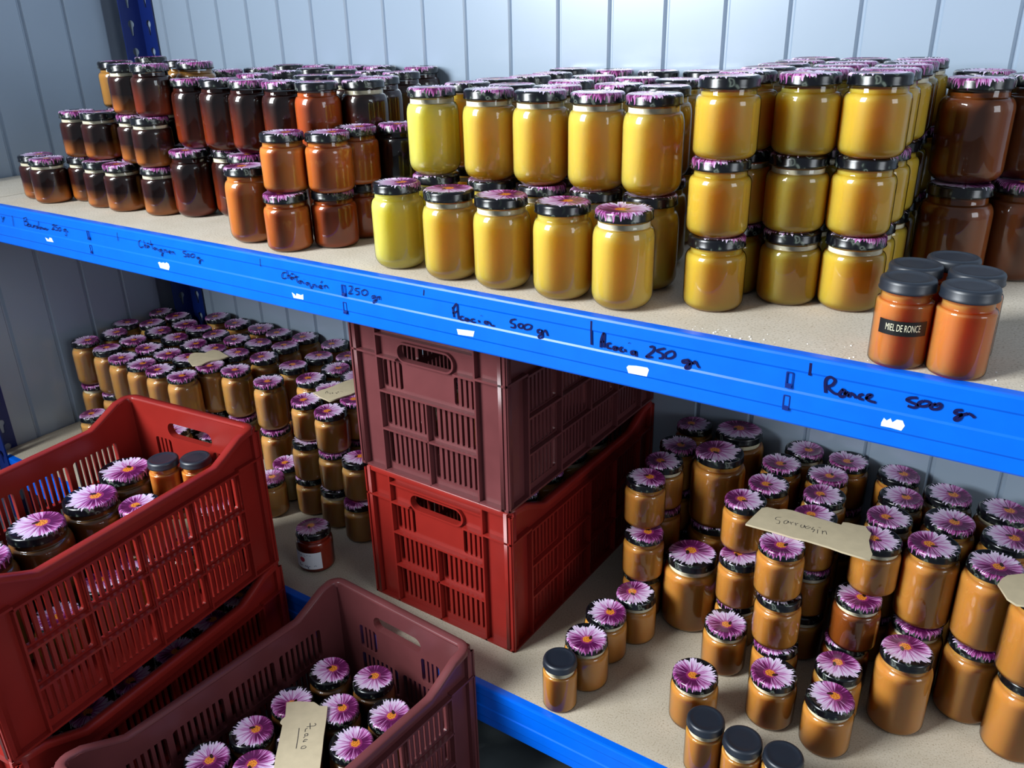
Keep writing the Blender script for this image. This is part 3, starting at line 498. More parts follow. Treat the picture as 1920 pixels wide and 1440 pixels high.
for kname, (d, h, dl, rb, rs, neck, lh) in KIND.items():
    R, rl = d/2, dl/2
    P = jar_profile(R, h, rl, rb, rs, neck)
    g = lathe('glass', P, 40); g.materials.append(GLASS)
    # honey fills the inside up to the neck
    zs = h-neck-rs; i = .007; rn = rl-.03
    Q = [(0, .03), (R-rb-.02, .03), (R-rb, .008)]+arc_prof((R-rb, .008), (R-i, rb), (R-rb, rb), 6)[1:]+arc_prof((R-i, zs), (max(rn-.004, R-rs*1.05-i), zs+rs-.006), (max(rn-.004, R-rs*1.05-i), zs), 6)+[(rn-.008, h-lh-.035), (0, h-lh-.035)]
    hm = lathe('honey', Q, 32)
    F = [(rn-.008, h-lh-.02), (rn-.005, h-lh-.03), (rn-.005, zs+rs+.012), (max(rn, R-rs*1.05)-.002, zs+rs-.001), (max(rn, R-rs*1.05)-.006, zs+rs-.02)]
    fm = lathe('foam', F, 32); fm.materials.append(MT['foam'])
    # lid: skirt, rolled rim, slightly sunk centre
    zt = h
    LP = [(rl-.012, h-lh), (rl, h-lh+.006), (rl+.004, h-lh+.018), (rl-.004, h-lh+.032), (rl-.002, h-.035), (rl-.010, h-.014), (rl-.026, h-.002), (rl-.045, h), (rl-.062, h-.006), (rl-.075, h-.010), (rl*.5, h-.010), (rl*.2, h-.010), (0, h-.010)]
    lm = lathe('lid', LP, 48, flat=(rl, h)); lb = lm.copy()
    lm.materials.append(FLOWER); lb.materials.append(MT['blacklid'])
    JM[kname] = dict(glass=g, honey=hm, foam=fm, flower=lm, black=lb, rl=rl, h=h)
HMESH = {}
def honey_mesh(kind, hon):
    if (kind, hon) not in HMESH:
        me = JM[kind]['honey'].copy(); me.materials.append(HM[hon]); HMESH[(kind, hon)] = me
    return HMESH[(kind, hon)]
HID = json.loads(r'''[["t250", -0.637, 1.606, 0.83], ["t250", 0.058, 1.46, 0.0], ["t250", -0.258, 2.061, 0.0], ["t500", 7.5, 2.3, -3.6], ["t500", 7.55, 4.2, -6.2], ["t500", 7.55, 3.4, -6.2], ["t500", 7.55, 2.6, -6.2], ["t500", 7.55, 1.8, -6.2], ["t250", 3.12, -4.575, -6.84], ["t500", 2.762, -0.912, -7.97], ["t500", 2.832, -1.629, -7.97], ["t500", 2.904, -2.365, -7.97], ["t500", 2.976, -3.102, -7.97], ["t500", 3.048, -3.838, -7.97], ["t500", 3.846, -4.504, -7.97], ["t500", 3.12, -4.575, -7.97], ["t250", 5.813, -1.083, -7.97], ["t250", 6.527, -0.85, -7.97], ["t250", 5.794, -1.848, -7.97], ["t250", 5.748, -2.588, -7.97], ["t250", 7.122, -1.956, -7.97], ["t250", 5.603, -3.251, -7.97], ["t250", 6.296, -2.989, -7.97], ["t250", 6.441, -2.326, -7.97], ["t250", 10.785, 3.018, 0.83], ["t250", 10.769, 3.744, 0.83], ["t250", 10.774, 4.448, 0.83], ["t250", 11.482, 2.956, 0.83], ["t250", 11.439, 3.633, 0.83], ["t250", 11.443, 4.335, 0.83], ["t250", -2.573, 3.431, 0.83], ["t250", 0.485, 2.364, 0.83], ["t500", 3.501, 1.5, 0.0], ["t500", 4.336, 2.823, 0.0], ["t500", 3.922, 3.818, 0.0], ["t500", 3.189, 5.245, 0.0], ["t500", -0.32, 3.494, 0.0], ["t500", -0.105, 4.175, 0.0], ["t500", 1.402, 2.746, 0.0], ["t500", -0.427, 5.213, 0.0], ["t500", 1.395, 3.46, 0.0], ["t500", 1.192, 4.378, 0.0], ["t500", 2.916, 2.69, 0.0], ["t500", 0.437, 5.245, 0.0], ["t500", 2.208, 4.073, 0.0], ["t500", 3.622, 2.793, 0.0], ["t500", 1.383, 5.245, 0.0], ["t500", 3.155, 3.954, 0.0], ["t500", 2.132, 5.245, 0.0], ["t500", 6.661, 2.778, 0.0], ["t500", 6.789, 3.48, 0.0], ["t500", 6.75, 4.193, 0.0], ["t500", 6.434, 5.245, 0.0], ["t500", 7.91, 2.797, 0.0], ["t500", 7.721, 3.771, 0.0], ["t500", 7.361, 5.15, 0.0], ["t500", 8.545, 3.571, 0.0], ["t500", 8.198, 5.05, 0.0], ["t500", 8.898, 5.193, 0.0], ["t250", 5.332, 2.117, 0.0], ["t250", 10.785, 3.02, 0.0], ["t250", 10.77, 3.744, 0.0], ["t250", 10.774, 4.448, 0.0], ["t250", 11.483, 2.95, 0.0], ["t250", 11.439, 3.63, 0.0], ["t250", 11.443, 4.335, 0.0], ["t250", -1.645, 2.143, -0.0], ["t250", -2.573, 3.431, -0.0], ["t250", -0.39, 2.727, -0.0], ["t250", 0.584, 2.396, -0.0], ["t250", 1.496, 3.077, -5.417], ["t250", 2.192, 2.955, -5.417], ["t250", 2.225, 3.633, -5.417], ["t250", 1.531, 3.755, -5.417], ["t250", 1.33, 4.41, -5.417], ["t250", 9.161, 5.186, -5.417], ["t250", 10.97, 3.836, -5.417], ["t250", 11.674, 4.604, -5.417], ["t250", 12.799, 4.491, -5.417], ["t250", 12.633, 5.195, -5.417], ["tBig", 10.0, 5.15, -6.247], ["tL500", 13.388, 4.915, -6.247], ["tL500", 14.149, 4.857, -6.247], ["tL500", 14.291, 4.071, -6.247], ["t500", -3.851, 2.088, -6.247], ["t500", -3.137, 2.088, -6.247], ["t500", -2.471, 1.829, -6.247], ["t500", -5.453, 2.948, -6.247], ["t500", -4.588, 2.898, -6.247], ["t500", -3.736, 2.793, -6.247], ["t500", -3.022, 2.793, -6.247], ["t500", -2.308, 2.783, -6.247], ["t500", -5.845, 3.545, -6.247], ["t500", -4.581, 3.612, -6.247], ["t500", -3.777, 3.51, -6.247], ["t500", -3.016, 3.507, -6.247], ["t500", -2.297, 3.497, -6.247], ["t500", -1.588, 3.587, -6.247], ["t500", -0.835, 3.798, -6.247], ["t500", -5.23, 3.908, -6.247], ["t500", -4.482, 4.319, -6.247], ["t500", -3.774, 4.224, -6.247], ["t500", -3.06, 4.22, -6.247], ["t500", -2.348, 4.267, -6.247], ["t500", -1.636, 4.314, -6.247], ["t500", -0.94, 4.533, -6.247], ["t500", -5.845, 4.615, -6.247], ["t500", -5.131, 4.615, -6.247], ["t500", -4.184, 5.139, -6.247], ["t500", -3.339, 5.092, -6.247], ["t500", -2.51, 5.151, -6.247], ["t500", -1.766, 5.085, -6.247], ["t500", -0.999, 5.245, -6.247], ["t500", -0.004, 5.245, -6.247], ["t500", 0.264, 4.461, -6.247], ["t250", 1.496, 3.077, -6.247], ["t250", 2.192, 2.955, -6.247], ["t250", 3.005, 2.827, -6.247], ["t250", 2.225, 3.633, -6.247], ["t250", 1.531, 3.755, -6.247], ["t250", 1.33, 4.41, -6.247], ["t250", 9.161, 5.186, -6.247], ["t250", 10.97, 3.836, -6.247], ["t250", 10.931, 4.609, -6.247], ["t250", 11.114, 5.262, -6.247], ["t250", 11.674, 4.604, -6.247], ["t250", 12.802, 4.493, -6.247], ["t250", 12.633, 5.195, -6.247]]''')
def merge_into(bm, me, mi, x, y, z, sub=1):
    M_ = Matrix.Translation(W3(x, y, z)); vs = [bm.verts.new(M_ @ v.co) for v in me.vertices]
    for p in me.polygons:
        f_ = bm.faces.new([vs[i] for i in p.vertices]); f_.material_index = mi; f_.smooth = True
if HID:
    LOW = {}
    for kname, (d, h, dl, rb, rs, neck, lh) in KIND.items():
        R, rl = d/2, dl/2; zs = h-neck-rs
        LOW[kname] = (lathe('b', [(0, .01), (R-rb, .01), (R-.01, rb), (R-.01, zs), (rl-.03, h-neck), (rl-.03, h-lh)], 14), lathe('l', [(rl, h-lh), (rl, h-.02), (rl-.03, h-.003), (0, h-.008)], 14))
    bm = bmesh.new()
    for kind, x, y, z in HID:
        merge_into(bm, LOW[kind][0], 0, x, y, z); merge_into(bm, LOW[kind][1], 1, x, y, z)
    me = finish(bm, 'packed_jars', scale=1); me.materials.append(HM['amber_dark']); me.materials.append(MT['blacklid'])
    tag(link('packed_jars', me), 'mass of jars packed out of sight under and behind the visible stacks', 'jars', None, 'stuff')
FOAMY = {'bour': 1, 'bour_dark': 1, 'acacia': .6, 'acacia_pale': .6, 'acacia_deep': .5, 'caramel': .45, 'caramel_dark': 1, 'chat': .4, 'cream': .15}
ORD = ['first', 'second', 'third', 'fourth', 'fifth', 'sixth', 'seventh', 'eighth', 'ninth', 'tenth', 'eleventh', 'twelfth']
JARS = json.loads(r'''[["t250", "acacia_deep", 10.894, 0.9, 1.66, "squat deep golden jar, top tier of three-high golden stacks, front row", "squat golden jars on the upper shelf", ""],
["t250", "acacia_deep", 10.838, 1.605, 1.66, "squat deep golden jar, top tier of three-high golden stacks, second row, first from left", "squat golden jars on the upper shelf", ""],
["t250", "acacia_deep", 10.821, 2.334, 1.66, "squat deep golden jar, top tier of three-high golden stacks, third row, first from left", "squat golden jars on the upper shelf", ""],
["t250", "acacia_deep", 10.786, 3.015, 1.66, "squat deep golden jar, top tier of three-high golden stacks, fourth row, first from left", "squat golden jars on the upper shelf", ""],
["t250", "acacia_deep", 10.77, 3.744, 1.66, "squat deep golden jar, top tier of three-high golden stacks, fifth row, first from left", "squat golden jars on the upper shelf", ""],
["t250", "acacia_deep", 10.774, 4.448, 1.66, "squat deep golden jar, top tier of three-high golden stacks, sixth row, first from left", "squat golden jars on the upper shelf", ""],
["t250", "acacia_deep", 11.535, 1.541, 1.66, "squat deep golden jar, top tier of three-high golden stacks, second row, second from left", "squat golden jars on the upper shelf", ""],
["t250", "acacia_deep", 11.491, 2.222, 1.66, "squat deep golden jar, top tier of three-high golden stacks, third row, second from left", "squat golden jars on the upper shelf", ""],
["t250", "acacia_deep", 11.483, 2.95, 1.66, "squat deep golden jar, top tier of three-high golden stacks, fourth row, second from left", "squat golden jars on the upper shelf", ""],
["t250", "acacia_deep", 11.439, 3.63, 1.66, "squat deep golden jar, top tier of three-high golden stacks, fifth row, second from left", "squat golden jars on the upper shelf", ""],
["t250", "acacia_deep", 11.443, 4.335, 1.66, "squat deep golden jar, top tier of three-high golden stacks, sixth row, second from left", "squat golden jars on the upper shelf", ""],
["t250", "acacia_deep", 12.203, 1.661, 1.66, "squat deep golden jar, top tier of three-high golden stacks, second row, third from left", "squat golden jars on the upper shelf", ""],
["t250", "acacia_deep", 12.153, 2.37, 1.66, "squat deep golden jar, top tier of three-high golden stacks, third row, third from left", "squat golden jars on the upper shelf", ""],
["t250", "acacia_deep", 12.151, 3.072, 1.66, "squat deep golden jar, top tier of three-high golden stacks, fourth row, third from left", "squat golden jars on the upper shelf", ""],
["t250", "acacia_deep", 12.101, 3.781, 1.66, "squat deep golden jar, top tier of three-high golden stacks, fifth row, third from left", "squat golden jars on the upper shelf", ""],
["t250", "acacia_deep", 12.105, 4.487, 1.66, "squat deep golden jar, top tier of three-high golden stacks, sixth row, third from left", "squat golden jars on the upper shelf", ""],
["t250", "bour", -0.061, 1.208, 1.66, "squat two-tone brown jar, top tier of pyramid by left wall, front row, first from left", "jars in the dark pyramid by the left wall", ""],
["t250", "chat", 0.617, 1.189, 1.66, "squat dark chestnut jar, top tier of pyramid by left wall, front row, second from left", "jars in the dark pyramid by the left wall", ""],
["t250", "tan", -1.452, 1.897, 1.66, "squat tan jar, top tier of pyramid by left wall, second row, first from left", "jars in the dark pyramid by the left wall", ""],
["t250", "tan", -2.573, 3.431, 1.66, "squat tan jar, top tier of pyramid by left wall, fourth row", "jars in the dark pyramid by the left wall", ""],
["t250", "tan", -0.245, 2.441, 1.66, "squat tan jar, top tier of pyramid by left wall, third row", "jars in the dark pyramid by the left wall", ""],
["t250", "tan", 0.753, 1.999, 1.66, "squat tan jar, top tier of pyramid by left wall, second row, second from left", "jars in the dark pyramid by the left wall", ""],
["tR500", "ronce", 12.927, 3.532, 1.17, "large brown jar, top tier of stacks behind black-lidded jars, front row", "large brown jars at the right of the upper shelf", ""],
["tR500", "ronce", 12.809, 4.761, 1.17, "large brown jar, top tier of stacks behind black-lidded jars, third row", "large brown jars at the right of the upper shelf", ""],
["tR500", "ronce", 13.49, 4.133, 1.17, "large brown jar, top tier of stacks behind black-lidded jars, second row", "large brown jars at the right of the upper shelf", ""],
["t500", "chat", 1.239, 1.5, 1.13, "tall dark chestnut jar, top tier of chestnut block, front row, first from left", "tall chestnut jars on the upper shelf", ""],
["t500", "chat", 1.973, 1.5, 1.13, "tall dark chestnut jar, top tier of chestnut block, front row, second from left", "tall chestnut jars on the upper shelf", ""],
["t500", "chat", 2.704, 1.5, 1.13, "tall dark chestnut jar, top tier of chestnut block, front row, third from left", "tall chestnut jars on the upper shelf", ""],
["t500", "chat", 3.501, 1.5, 1.13, "tall dark chestnut jar, top tier of chestnut block, front row, fourth from left", "tall chestnut jars on the upper shelf", ""],
["t500", "chat_mid", 4.234, 1.5, 1.13, "tall reddish brown jar, top tier of chestnut block, front row, fifth from left", "tall chestnut jars on the upper shelf", ""],
["t500", "chat", 4.656, 2.072, 1.13, "tall dark chestnut jar, top tier of chestnut block, second row", "tall chestnut jars on the upper shelf", ""],
["t500", "chat", 4.388, 2.733, 1.13, "tall dark chestnut jar, top tier of chestnut block, third row, fourth from left", "tall chestnut jars on the upper shelf", ""],
["t500", "chat", 3.922, 3.818, 1.13, "tall dark chestnut jar, top tier of chestnut block, fourth row, third from left", "tall chestnut jars on the upper shelf", ""],
["t500", "chat", 3.189, 5.245, 1.13, "tall dark chestnut jar, top tier of chestnut block, sixth row, fifth from left", "tall chestnut jars on the upper shelf", ""],
["t500", "chat", -0.32, 3.494, 1.13, "tall dark chestnut jar, top tier of chestnut block, fourth row, first from left", "tall chestnut jars on the upper shelf", ""],
["t500", "chat", -0.105, 4.175, 1.13, "tall dark chestnut jar, top tier of chestnut block, fifth row, first from left", "tall chestnut jars on the upper shelf", ""],
["t500", "chat", 1.401, 2.746, 1.13, "tall dark chestnut jar, top tier of chestnut block, third row, first from left", "tall chestnut jars on the upper shelf", ""],
["t500", "chat", -0.427, 5.213, 1.13, "tall dark chestnut jar, top tier of chestnut block, sixth row, first from left", "tall chestnut jars on the upper shelf", ""],
["t500", "chat", 1.395, 3.46, 1.13, "tall dark chestnut jar, top tier of chestnut block, fourth row, second from left", "tall chestnut jars on the upper shelf", ""],
["t500", "chat", 1.192, 4.378, 1.13, "tall dark chestnut jar, top tier of chestnut block, fifth row, second from left", "tall chestnut jars on the upper shelf", ""],
["t500", "chat", 2.919, 2.691, 1.13, "tall dark chestnut jar, top tier of chestnut block, third row, second from left", "tall chestnut jars on the upper shelf", ""],
["t500", "chat", 0.437, 5.245, 1.13, "tall dark chestnut jar, top tier of chestnut block, sixth row, second from left", "tall chestnut jars on the upper shelf", ""],
["t500", "chat", 2.208, 4.073, 1.13, "tall dark chestnut jar, top tier of chestnut block, fifth row, third from left", "tall chestnut jars on the upper shelf", ""],
["t500", "chat", 3.626, 2.79, 1.13, "tall dark chestnut jar, top tier of chestnut block, third row, third from left", "tall chestnut jars on the upper shelf", ""],
["t500", "chat", 1.383, 5.245, 1.13, "tall dark chestnut jar, top tier of chestnut block, sixth row, third from left", "tall chestnut jars on the upper shelf", ""],
["t500", "chat", 3.155, 3.954, 1.13, "tall dark chestnut jar, top tier of chestnut block, fifth row, fourth from left", "tall chestnut jars on the upper shelf", ""],
["t500", "chat", 2.132, 5.245, 1.13, "tall dark chestnut jar, top tier of chestnut block, sixth row, fourth from left", "tall chestnut jars on the upper shelf", ""],
["t500", "acacia_pale", 6.657, 1.25, 1.13, "tall pale yellow jar, top tier of golden block, front row, first from left", "tall golden jars on the upper shelf", ""],
["t500", "acacia", 7.595, 1.25, 1.13, "tall golden jar, top tier of golden block, front row, second from left", "tall golden jars on the upper shelf", ""],
["t500", "acacia", 8.371, 1.25, 1.13, "tall golden jar, top tier of golden block, front row, third from left", "tall golden jars on the upper shelf", ""],
["t500", "acacia", 9.17, 1.25, 1.13, "tall golden jar, top tier of golden block, front row, fourth from left", "tall golden jars on the upper shelf", ""],
["t500", "acacia", 9.9, 1.25, 1.13, "tall golden jar, top tier of golden block, front row, fifth from left", "tall golden jars on the upper shelf", ""],
["t500", "acacia", 7.484, 1.95, 1.13, "tall golden jar, top tier of golden block, second row, second from left", "tall golden jars on the upper shelf", ""],
["t500", "acacia", 6.654, 2.064, 1.13, "tall golden jar, top tier of golden block, second row, first from left", "tall golden jars on the upper shelf", ""],
["t500", "acacia", 6.66, 2.778, 1.13, "tall golden jar, top tier of golden block, third row, first from left", "tall golden jars on the upper shelf", ""],
["t500", "acacia", 6.789, 3.48, 1.13, "tall golden jar, top tier of golden block, fourth row, first from left", "tall golden jars on the upper shelf", ""],
["t500", "acacia", 6.75, 4.193, 1.13, "tall golden jar, top tier of golden block, fifth row", "tall golden jars on the upper shelf", ""],
["t500", "acacia", 6.434, 5.245, 1.13, "tall golden jar, top tier of golden block, sixth row, first from left", "tall golden jars on the upper shelf", ""],
["t500", "acacia", 8.196, 1.941, 1.13, "tall golden jar, top tier of golden block, second row, third from left", "tall golden jars on the upper shelf", ""],
["t500", "acacia", 7.91, 2.797, 1.13, "tall golden jar, top tier of golden block, third row, second from left", "tall golden jars on the upper shelf", ""],
["t500", "acacia", 7.721, 3.771, 1.13, "tall golden jar, top tier of golden block, fourth row, second from left", "tall golden jars on the upper shelf", ""],
["t500", "acacia", 7.361, 5.15, 1.13, "tall golden jar, top tier of golden block, sixth row, second from left", "tall golden jars on the upper shelf", ""],
["t500", "acacia", 8.834, 2.452, 1.13, "tall golden jar, top tier of golden block, third row, third from left", "tall golden jars on the upper shelf", ""],
["t500", "acacia", 8.545, 3.571, 1.13, "tall golden jar, top tier of golden block, fourth row, third from left", "tall golden jars on the upper shelf", ""],
["t500", "acacia", 8.198, 5.05, 1.13, "tall golden jar, top tier of golden block, sixth row, third from left", "tall golden jars on the upper shelf", ""],
["t500", "acacia", 9.552, 2.295, 1.13, "tall golden jar, top tier of golden block, second row, fourth from left", "tall golden jars on the upper shelf", ""],
["t500", "acacia", 9.243, 3.421, 1.13, "tall golden jar, top tier of golden block, fourth row, fourth from left", "tall golden jars on the upper shelf", ""],
["t500", "acacia", 8.898, 5.193, 1.13, "tall golden jar, top tier of golden block, sixth row, fourth from left", "tall golden jars on the upper shelf", ""],
["t250", "bour", -1.834, 1.161, 0.83, "squat two-tone brown jar, middle tier of pyramid by left wall, front row, first from left", "jars in the dark pyramid by the left wall", ""],
["t250", "bour", -1.155, 1.167, 0.83, "squat two-tone brown jar, middle tier of pyramid by left wall, front row, second from left", "jars in the dark pyramid by the left wall", ""],
["t250", "bour_dark", -0.835, 2.257, 0.83, "squat near-black brown jar, middle tier of pyramid by left wall, second row, second from left", "jars in the dark pyramid by the left wall", ""],
["t250", "orange", 4.48, 0.489, 0.83, "squat light orange jar, top tier of squat orange stack, front row, first from left", "squat jars in front of the chestnut block", ""],
["t250", "orange_mix", 5.091, 0.785, 0.83, "squat marbled orange jar, top tier of squat orange stack, front row, second from left", "squat jars in front of the chestnut block", ""],
["t250", "orange_mix", 4.996, 1.457, 0.83, "squat marbled orange jar, top tier of squat orange stack, second row", "squat jars in front of the chestnut block", ""],
["t250", "dark", 5.351, 2.035, 0.83, "squat black-brown jar, top tier of squat orange stack, third row", "squat jars in front of the chestnut block", ""],
["t250", "acacia_deep", 10.858, 0.94, 0.83, "squat deep golden jar, middle tier of three-high golden stacks, front row", "squat golden jars on the upper shelf", ""],
["t250", "acacia_deep", 10.841, 1.662, 0.83, "squat deep golden jar, middle tier of three-high golden stacks, second row, first from left", "squat golden jars on the upper shelf", ""],
["t250", "acacia_deep", 11.512, 1.555, 0.83, "squat deep golden jar, middle tier of three-high golden stacks, second row, second from left", "squat golden jars on the upper shelf", ""],
["t250", "acacia_deep", 11.504, 2.277, 0.83, "squat deep golden jar, middle tier of three-high golden stacks, third row, second from left", "squat golden jars on the upper shelf", ""],
["t250", "acacia_deep", 12.174, 1.705, 0.83, "squat deep golden jar, middle tier of three-high golden stacks, second row, third from left", "squat golden jars on the upper shelf", ""],
["t250", "acacia_deep", 12.172, 2.4, 0.83, "squat deep golden jar, middle tier of three-high golden stacks, third row, third from left", "squat golden jars on the upper shelf", ""],
["t250", "bour", -3.037, 0.82, 0.0, "squat two-tone brown jar, bottom tier of pyramid by left wall, front row, first from left", "jars in the dark pyramid by the left wall", ""],
["t250", "bour", -2.375, 0.669, 0.0, "squat two-tone brown jar, bottom tier of pyramid by left wall, front row, second from left", "jars in the dark pyramid by the left wall", ""],
["t250", "bour", -1.904, 1.157, 0.0, "squat two-tone brown jar, bottom tier of pyramid by left wall, second row, first from left", "jars in the dark pyramid by the left wall", ""],
["t250", "bour", -1.025, 0.935, 0.0, "squat two-tone brown jar, bottom tier of pyramid by left wall, front row, third from left", "jars in the dark pyramid by the left wall", ""],
["t250", "bour", -0.663, 1.516, 0.0, "squat two-tone brown jar, bottom tier of pyramid by left wall, second row, third from left", "jars in the dark pyramid by the left wall", ""],
["t500", "chat", 0.742, 1.717, 0.0, "tall dark chestnut jar, bottom tier of chestnut block, second row, first from left", "tall chestnut jars on the upper shelf", ""],
["t500", "chat", 1.853, 1.617, 0.0, "tall dark chestnut jar, bottom tier of chestnut block, front row, second from left", "tall chestnut jars on the upper shelf", ""],
["t500", "chat", 2.617, 1.338, 0.0, "tall dark chestnut jar, bottom tier of chestnut block, front row, third from left", "tall chestnut jars on the upper shelf", ""],
["t500", "orange", 3.637, 0.463, 0.0, "tall light orange jar at the shelf edge beside the squat orange stack", null, ""],
["t250", "orange_mix", 4.526, 0.374, 0.0, "squat marbled orange jar, bottom tier of squat orange stack, front row", "squat jars in front of the chestnut block", ""],
["t250", "chat_mid", 4.976, 0.883, 0.0, "squat reddish brown jar, bottom tier of squat orange stack, second row", "squat jars in front of the chestnut block", ""],
["t250", "chat_mid", 4.943, 1.561, 0.0, "squat reddish brown jar, bottom tier of squat orange stack, third row", "squat jars in front of the chestnut block", ""],
["t500", "acacia_pale", 6.601, 0.471, 0.0, "tall pale yellow jar, bottom tier of golden block, front row, first from left", "tall golden jars on the upper shelf", ""],
["t500", "acacia", 7.533, 0.402, 0.0, "tall golden jar, bottom tier of golden block, front row, second from left", "tall golden jars on the upper shelf", ""],
["t500", "acacia", 8.337, 0.391, 0.0, "tall golden jar, bottom tier of golden block, front row, third from left", "tall golden jars on the upper shelf", ""],
["t500", "acacia", 9.193, 0.406, 0.0, "tall golden jar, bottom tier of golden block, front row, fourth from left", "tall golden jars on the upper shelf", ""],
["t500", "acacia", 9.979, 0.42, 0.0, "tall golden jar, bottom tier of golden block, front row, fifth from left", "tall golden jars on the upper shelf", ""],
["t250", "acacia_deep", 10.882, 0.92, 0.0, "squat deep golden jar, bottom tier of three-high golden stacks, front row", "squat golden jars on the upper shelf", ""],
["t250", "acacia_deep", 10.826, 1.625, 0.0, "squat deep golden jar, bottom tier of three-high golden stacks, second row, first from left", "squat golden jars on the upper shelf", ""],
["t250", "acacia_deep", 11.523, 1.559, 0.0, "squat deep golden jar, bottom tier of three-high golden stacks, second row, second from left", "squat golden jars on the upper shelf", ""],
["t250", "acacia_deep", 11.471, 2.261, 0.0, "squat deep golden jar, bottom tier of three-high golden stacks, third row, second from left", "squat golden jars on the upper shelf", ""],
["t250", "acacia_deep", 12.191, 1.681, 0.0, "squat deep golden jar, bottom tier of three-high golden stacks, second row, third from left", "squat golden jars on the upper shelf", ""],
["t250", "acacia_deep", 12.138, 2.387, 0.0, "squat deep golden jar, bottom tier of three-high golden stacks, third row, third from left", "squat golden jars on the upper shelf", ""],
["tR500", "ronce", 12.934, 3.315, 0.0, "large brown jar, bottom tier of stacks behind black-lidded jars, front row", "large brown jars at the right of the upper shelf", ""],
["tR500", "ronce", 13.56, 3.851, 0.0, "large brown jar, bottom tier of stacks behind black-lidded jars, second row", "large brown jars at the right of the upper shelf", ""],
["tSm", "ronce_amber", 13.0, 0.195, 0.0, "amber jar with black MIEL DE RONCE label and black lid", "black-lidded jars on the upper shelf", "m"],
["tSm", "ronce_amber", 13.514, 0.195, 0.0, "amber black-lidded jar right of the labelled one, at the front", "black-lidded jars on the upper shelf", ""],
["tSm", "ronce_amber", 12.971, 0.708, 0.0, "amber black-lidded jar behind the labelled one", "black-lidded jars on the upper shelf", ""],
["tSm", "ronce_amber", 13.499, 0.709, 0.0, "amber black-lidded jar, right one of the second row", "black-lidded jars on the upper shelf", ""],
["tSm", "ronce_amber", 13.24, 1.152, 0.0, "amber black-lidded jar at the back of its cluster of five", "black-lidded jars on the upper shelf", ""],
["t500", "caramel", 6.7, 2.3, -3.6, "caramel jar, in mauve shelf crate, second from left", "jars in the mauve crate on the shelf", ""],
["t500", "caramel", 5.9, 2.3, -3.6, "caramel jar, in mauve shelf crate, first from left", "jars in the mauve crate on the shelf", ""],
["tSm", "orange", 2.551, -1.172, -4.23, "orange black-lidded jar in brick red crate, left of the pair", "black-lidded jars in the brick red crate", ""],
["tSm", "orange", 2.971, -0.86, -4.23, "orange black-lidded jar in brick red crate, right of the pair", "black-lidded jars in the brick red crate", ""],
["t250", "orange_mix", 2.995, -1.956, -4.53, "flower-lidded jar low in the brick red crate beside the black-lidded ones", null, ""],
["t250", "cream", 2.209, 2.276, -4.587, "squat creamy tan jar, top tier of stacks left of crates, front row, first from left", "squat creamed honey jars on the lower shelf", ""],
["t250", "cream", 2.989, 2.148, -4.587, "squat creamy tan jar, top tier of stacks left of crates, front row, second from left", "squat creamed honey jars on the lower shelf", ""],
["t250", "cream", 1.496, 3.077, -4.587, "squat creamy tan jar, top tier of stacks left of crates, second row, first from left", "squat creamed honey jars on the lower shelf", ""],
["t250", "cream", 2.192, 2.955, -4.587, "squat creamy tan jar, top tier of stacks left of crates, second row, second from left", "squat creamed honey jars on the lower shelf", ""],
["t250", "cream", 3.005, 2.827, -4.587, "squat creamy tan jar, top tier of stacks left of crates, second row, third from left", "squat creamed honey jars on the lower shelf", ""],
["t250", "cream", 2.225, 3.633, -4.587, "squat creamy tan jar, top tier of stacks left of crates, third row, second from left", "squat creamed honey jars on the lower shelf", ""],
["t250", "cream", 1.531, 3.755, -4.587, "squat creamy tan jar, top tier of stacks left of crates, third row, first from left", "squat creamed honey jars on the lower shelf", ""],
["t250", "cream", 1.33, 4.41, -4.587, "squat creamy tan jar, top tier of stacks left of crates, fourth row", "squat creamed honey jars on the lower shelf", ""],
["t250", "caramel", 9.243, 2.973, -4.587, "squat caramel jar, top tier of lower right stacks, second row, first from left", "stacked caramel jars on the lower shelf", ""],
["t250", "caramel", 9.258, 3.652, -4.587, "squat caramel jar, top tier of lower right stacks, third row, first from left", "stacked caramel jars on the lower shelf", ""],
["t250", "caramel", 9.212, 4.337, -4.587, "squat caramel jar, top tier of lower right stacks, fourth row, first from left", "stacked caramel jars on the lower shelf", ""],
["t250", "caramel", 9.161, 5.186, -4.587, "squat caramel jar, top tier of lower right stacks, fifth row, first from left", "stacked caramel jars on the lower shelf", ""],
["t250", "caramel", 10.83, 3.171, -4.587, "squat caramel jar, top tier of lower right stacks, second row, second from left", "stacked caramel jars on the lower shelf", ""],
["t250", "caramel", 10.97, 3.836, -4.587, "squat caramel jar, top tier of lower right stacks, third row, second from left", "stacked caramel jars on the lower shelf", ""],
["t250", "caramel", 10.931, 4.609, -4.587, "squat caramel jar, top tier of lower right stacks, fourth row, second from left", "stacked caramel jars on the lower shelf", ""],
["t250", "caramel", 11.114, 5.262, -4.587, "squat caramel jar, top tier of lower right stacks, fifth row, second from left", "stacked caramel jars on the lower shelf", ""],
["t250", "caramel", 11.858, 3.262, -4.587, "squat caramel jar, top tier of lower right stacks, second row, third from left", "stacked caramel jars on the lower shelf", ""],
["t250", "caramel", 11.809, 3.939, -4.587, "squat caramel jar, top tier of lower right stacks, third row, third from left", "stacked caramel jars on the lower shelf", ""],
["t250", "caramel", 11.674, 4.604, -4.587, "squat caramel jar, top tier of lower right stacks, fourth row, third from left", "stacked caramel jars on the lower shelf", ""],
["t250", "caramel", 11.84, 5.262, -4.587, "squat caramel jar, top tier of lower right stacks, fifth row, third from left", "stacked caramel jars on the lower shelf", ""],
["t250", "caramel", 11.66, 2.311, -4.587, "squat caramel jar, top tier of lower right stacks, front row", "stacked caramel jars on the lower shelf", ""],
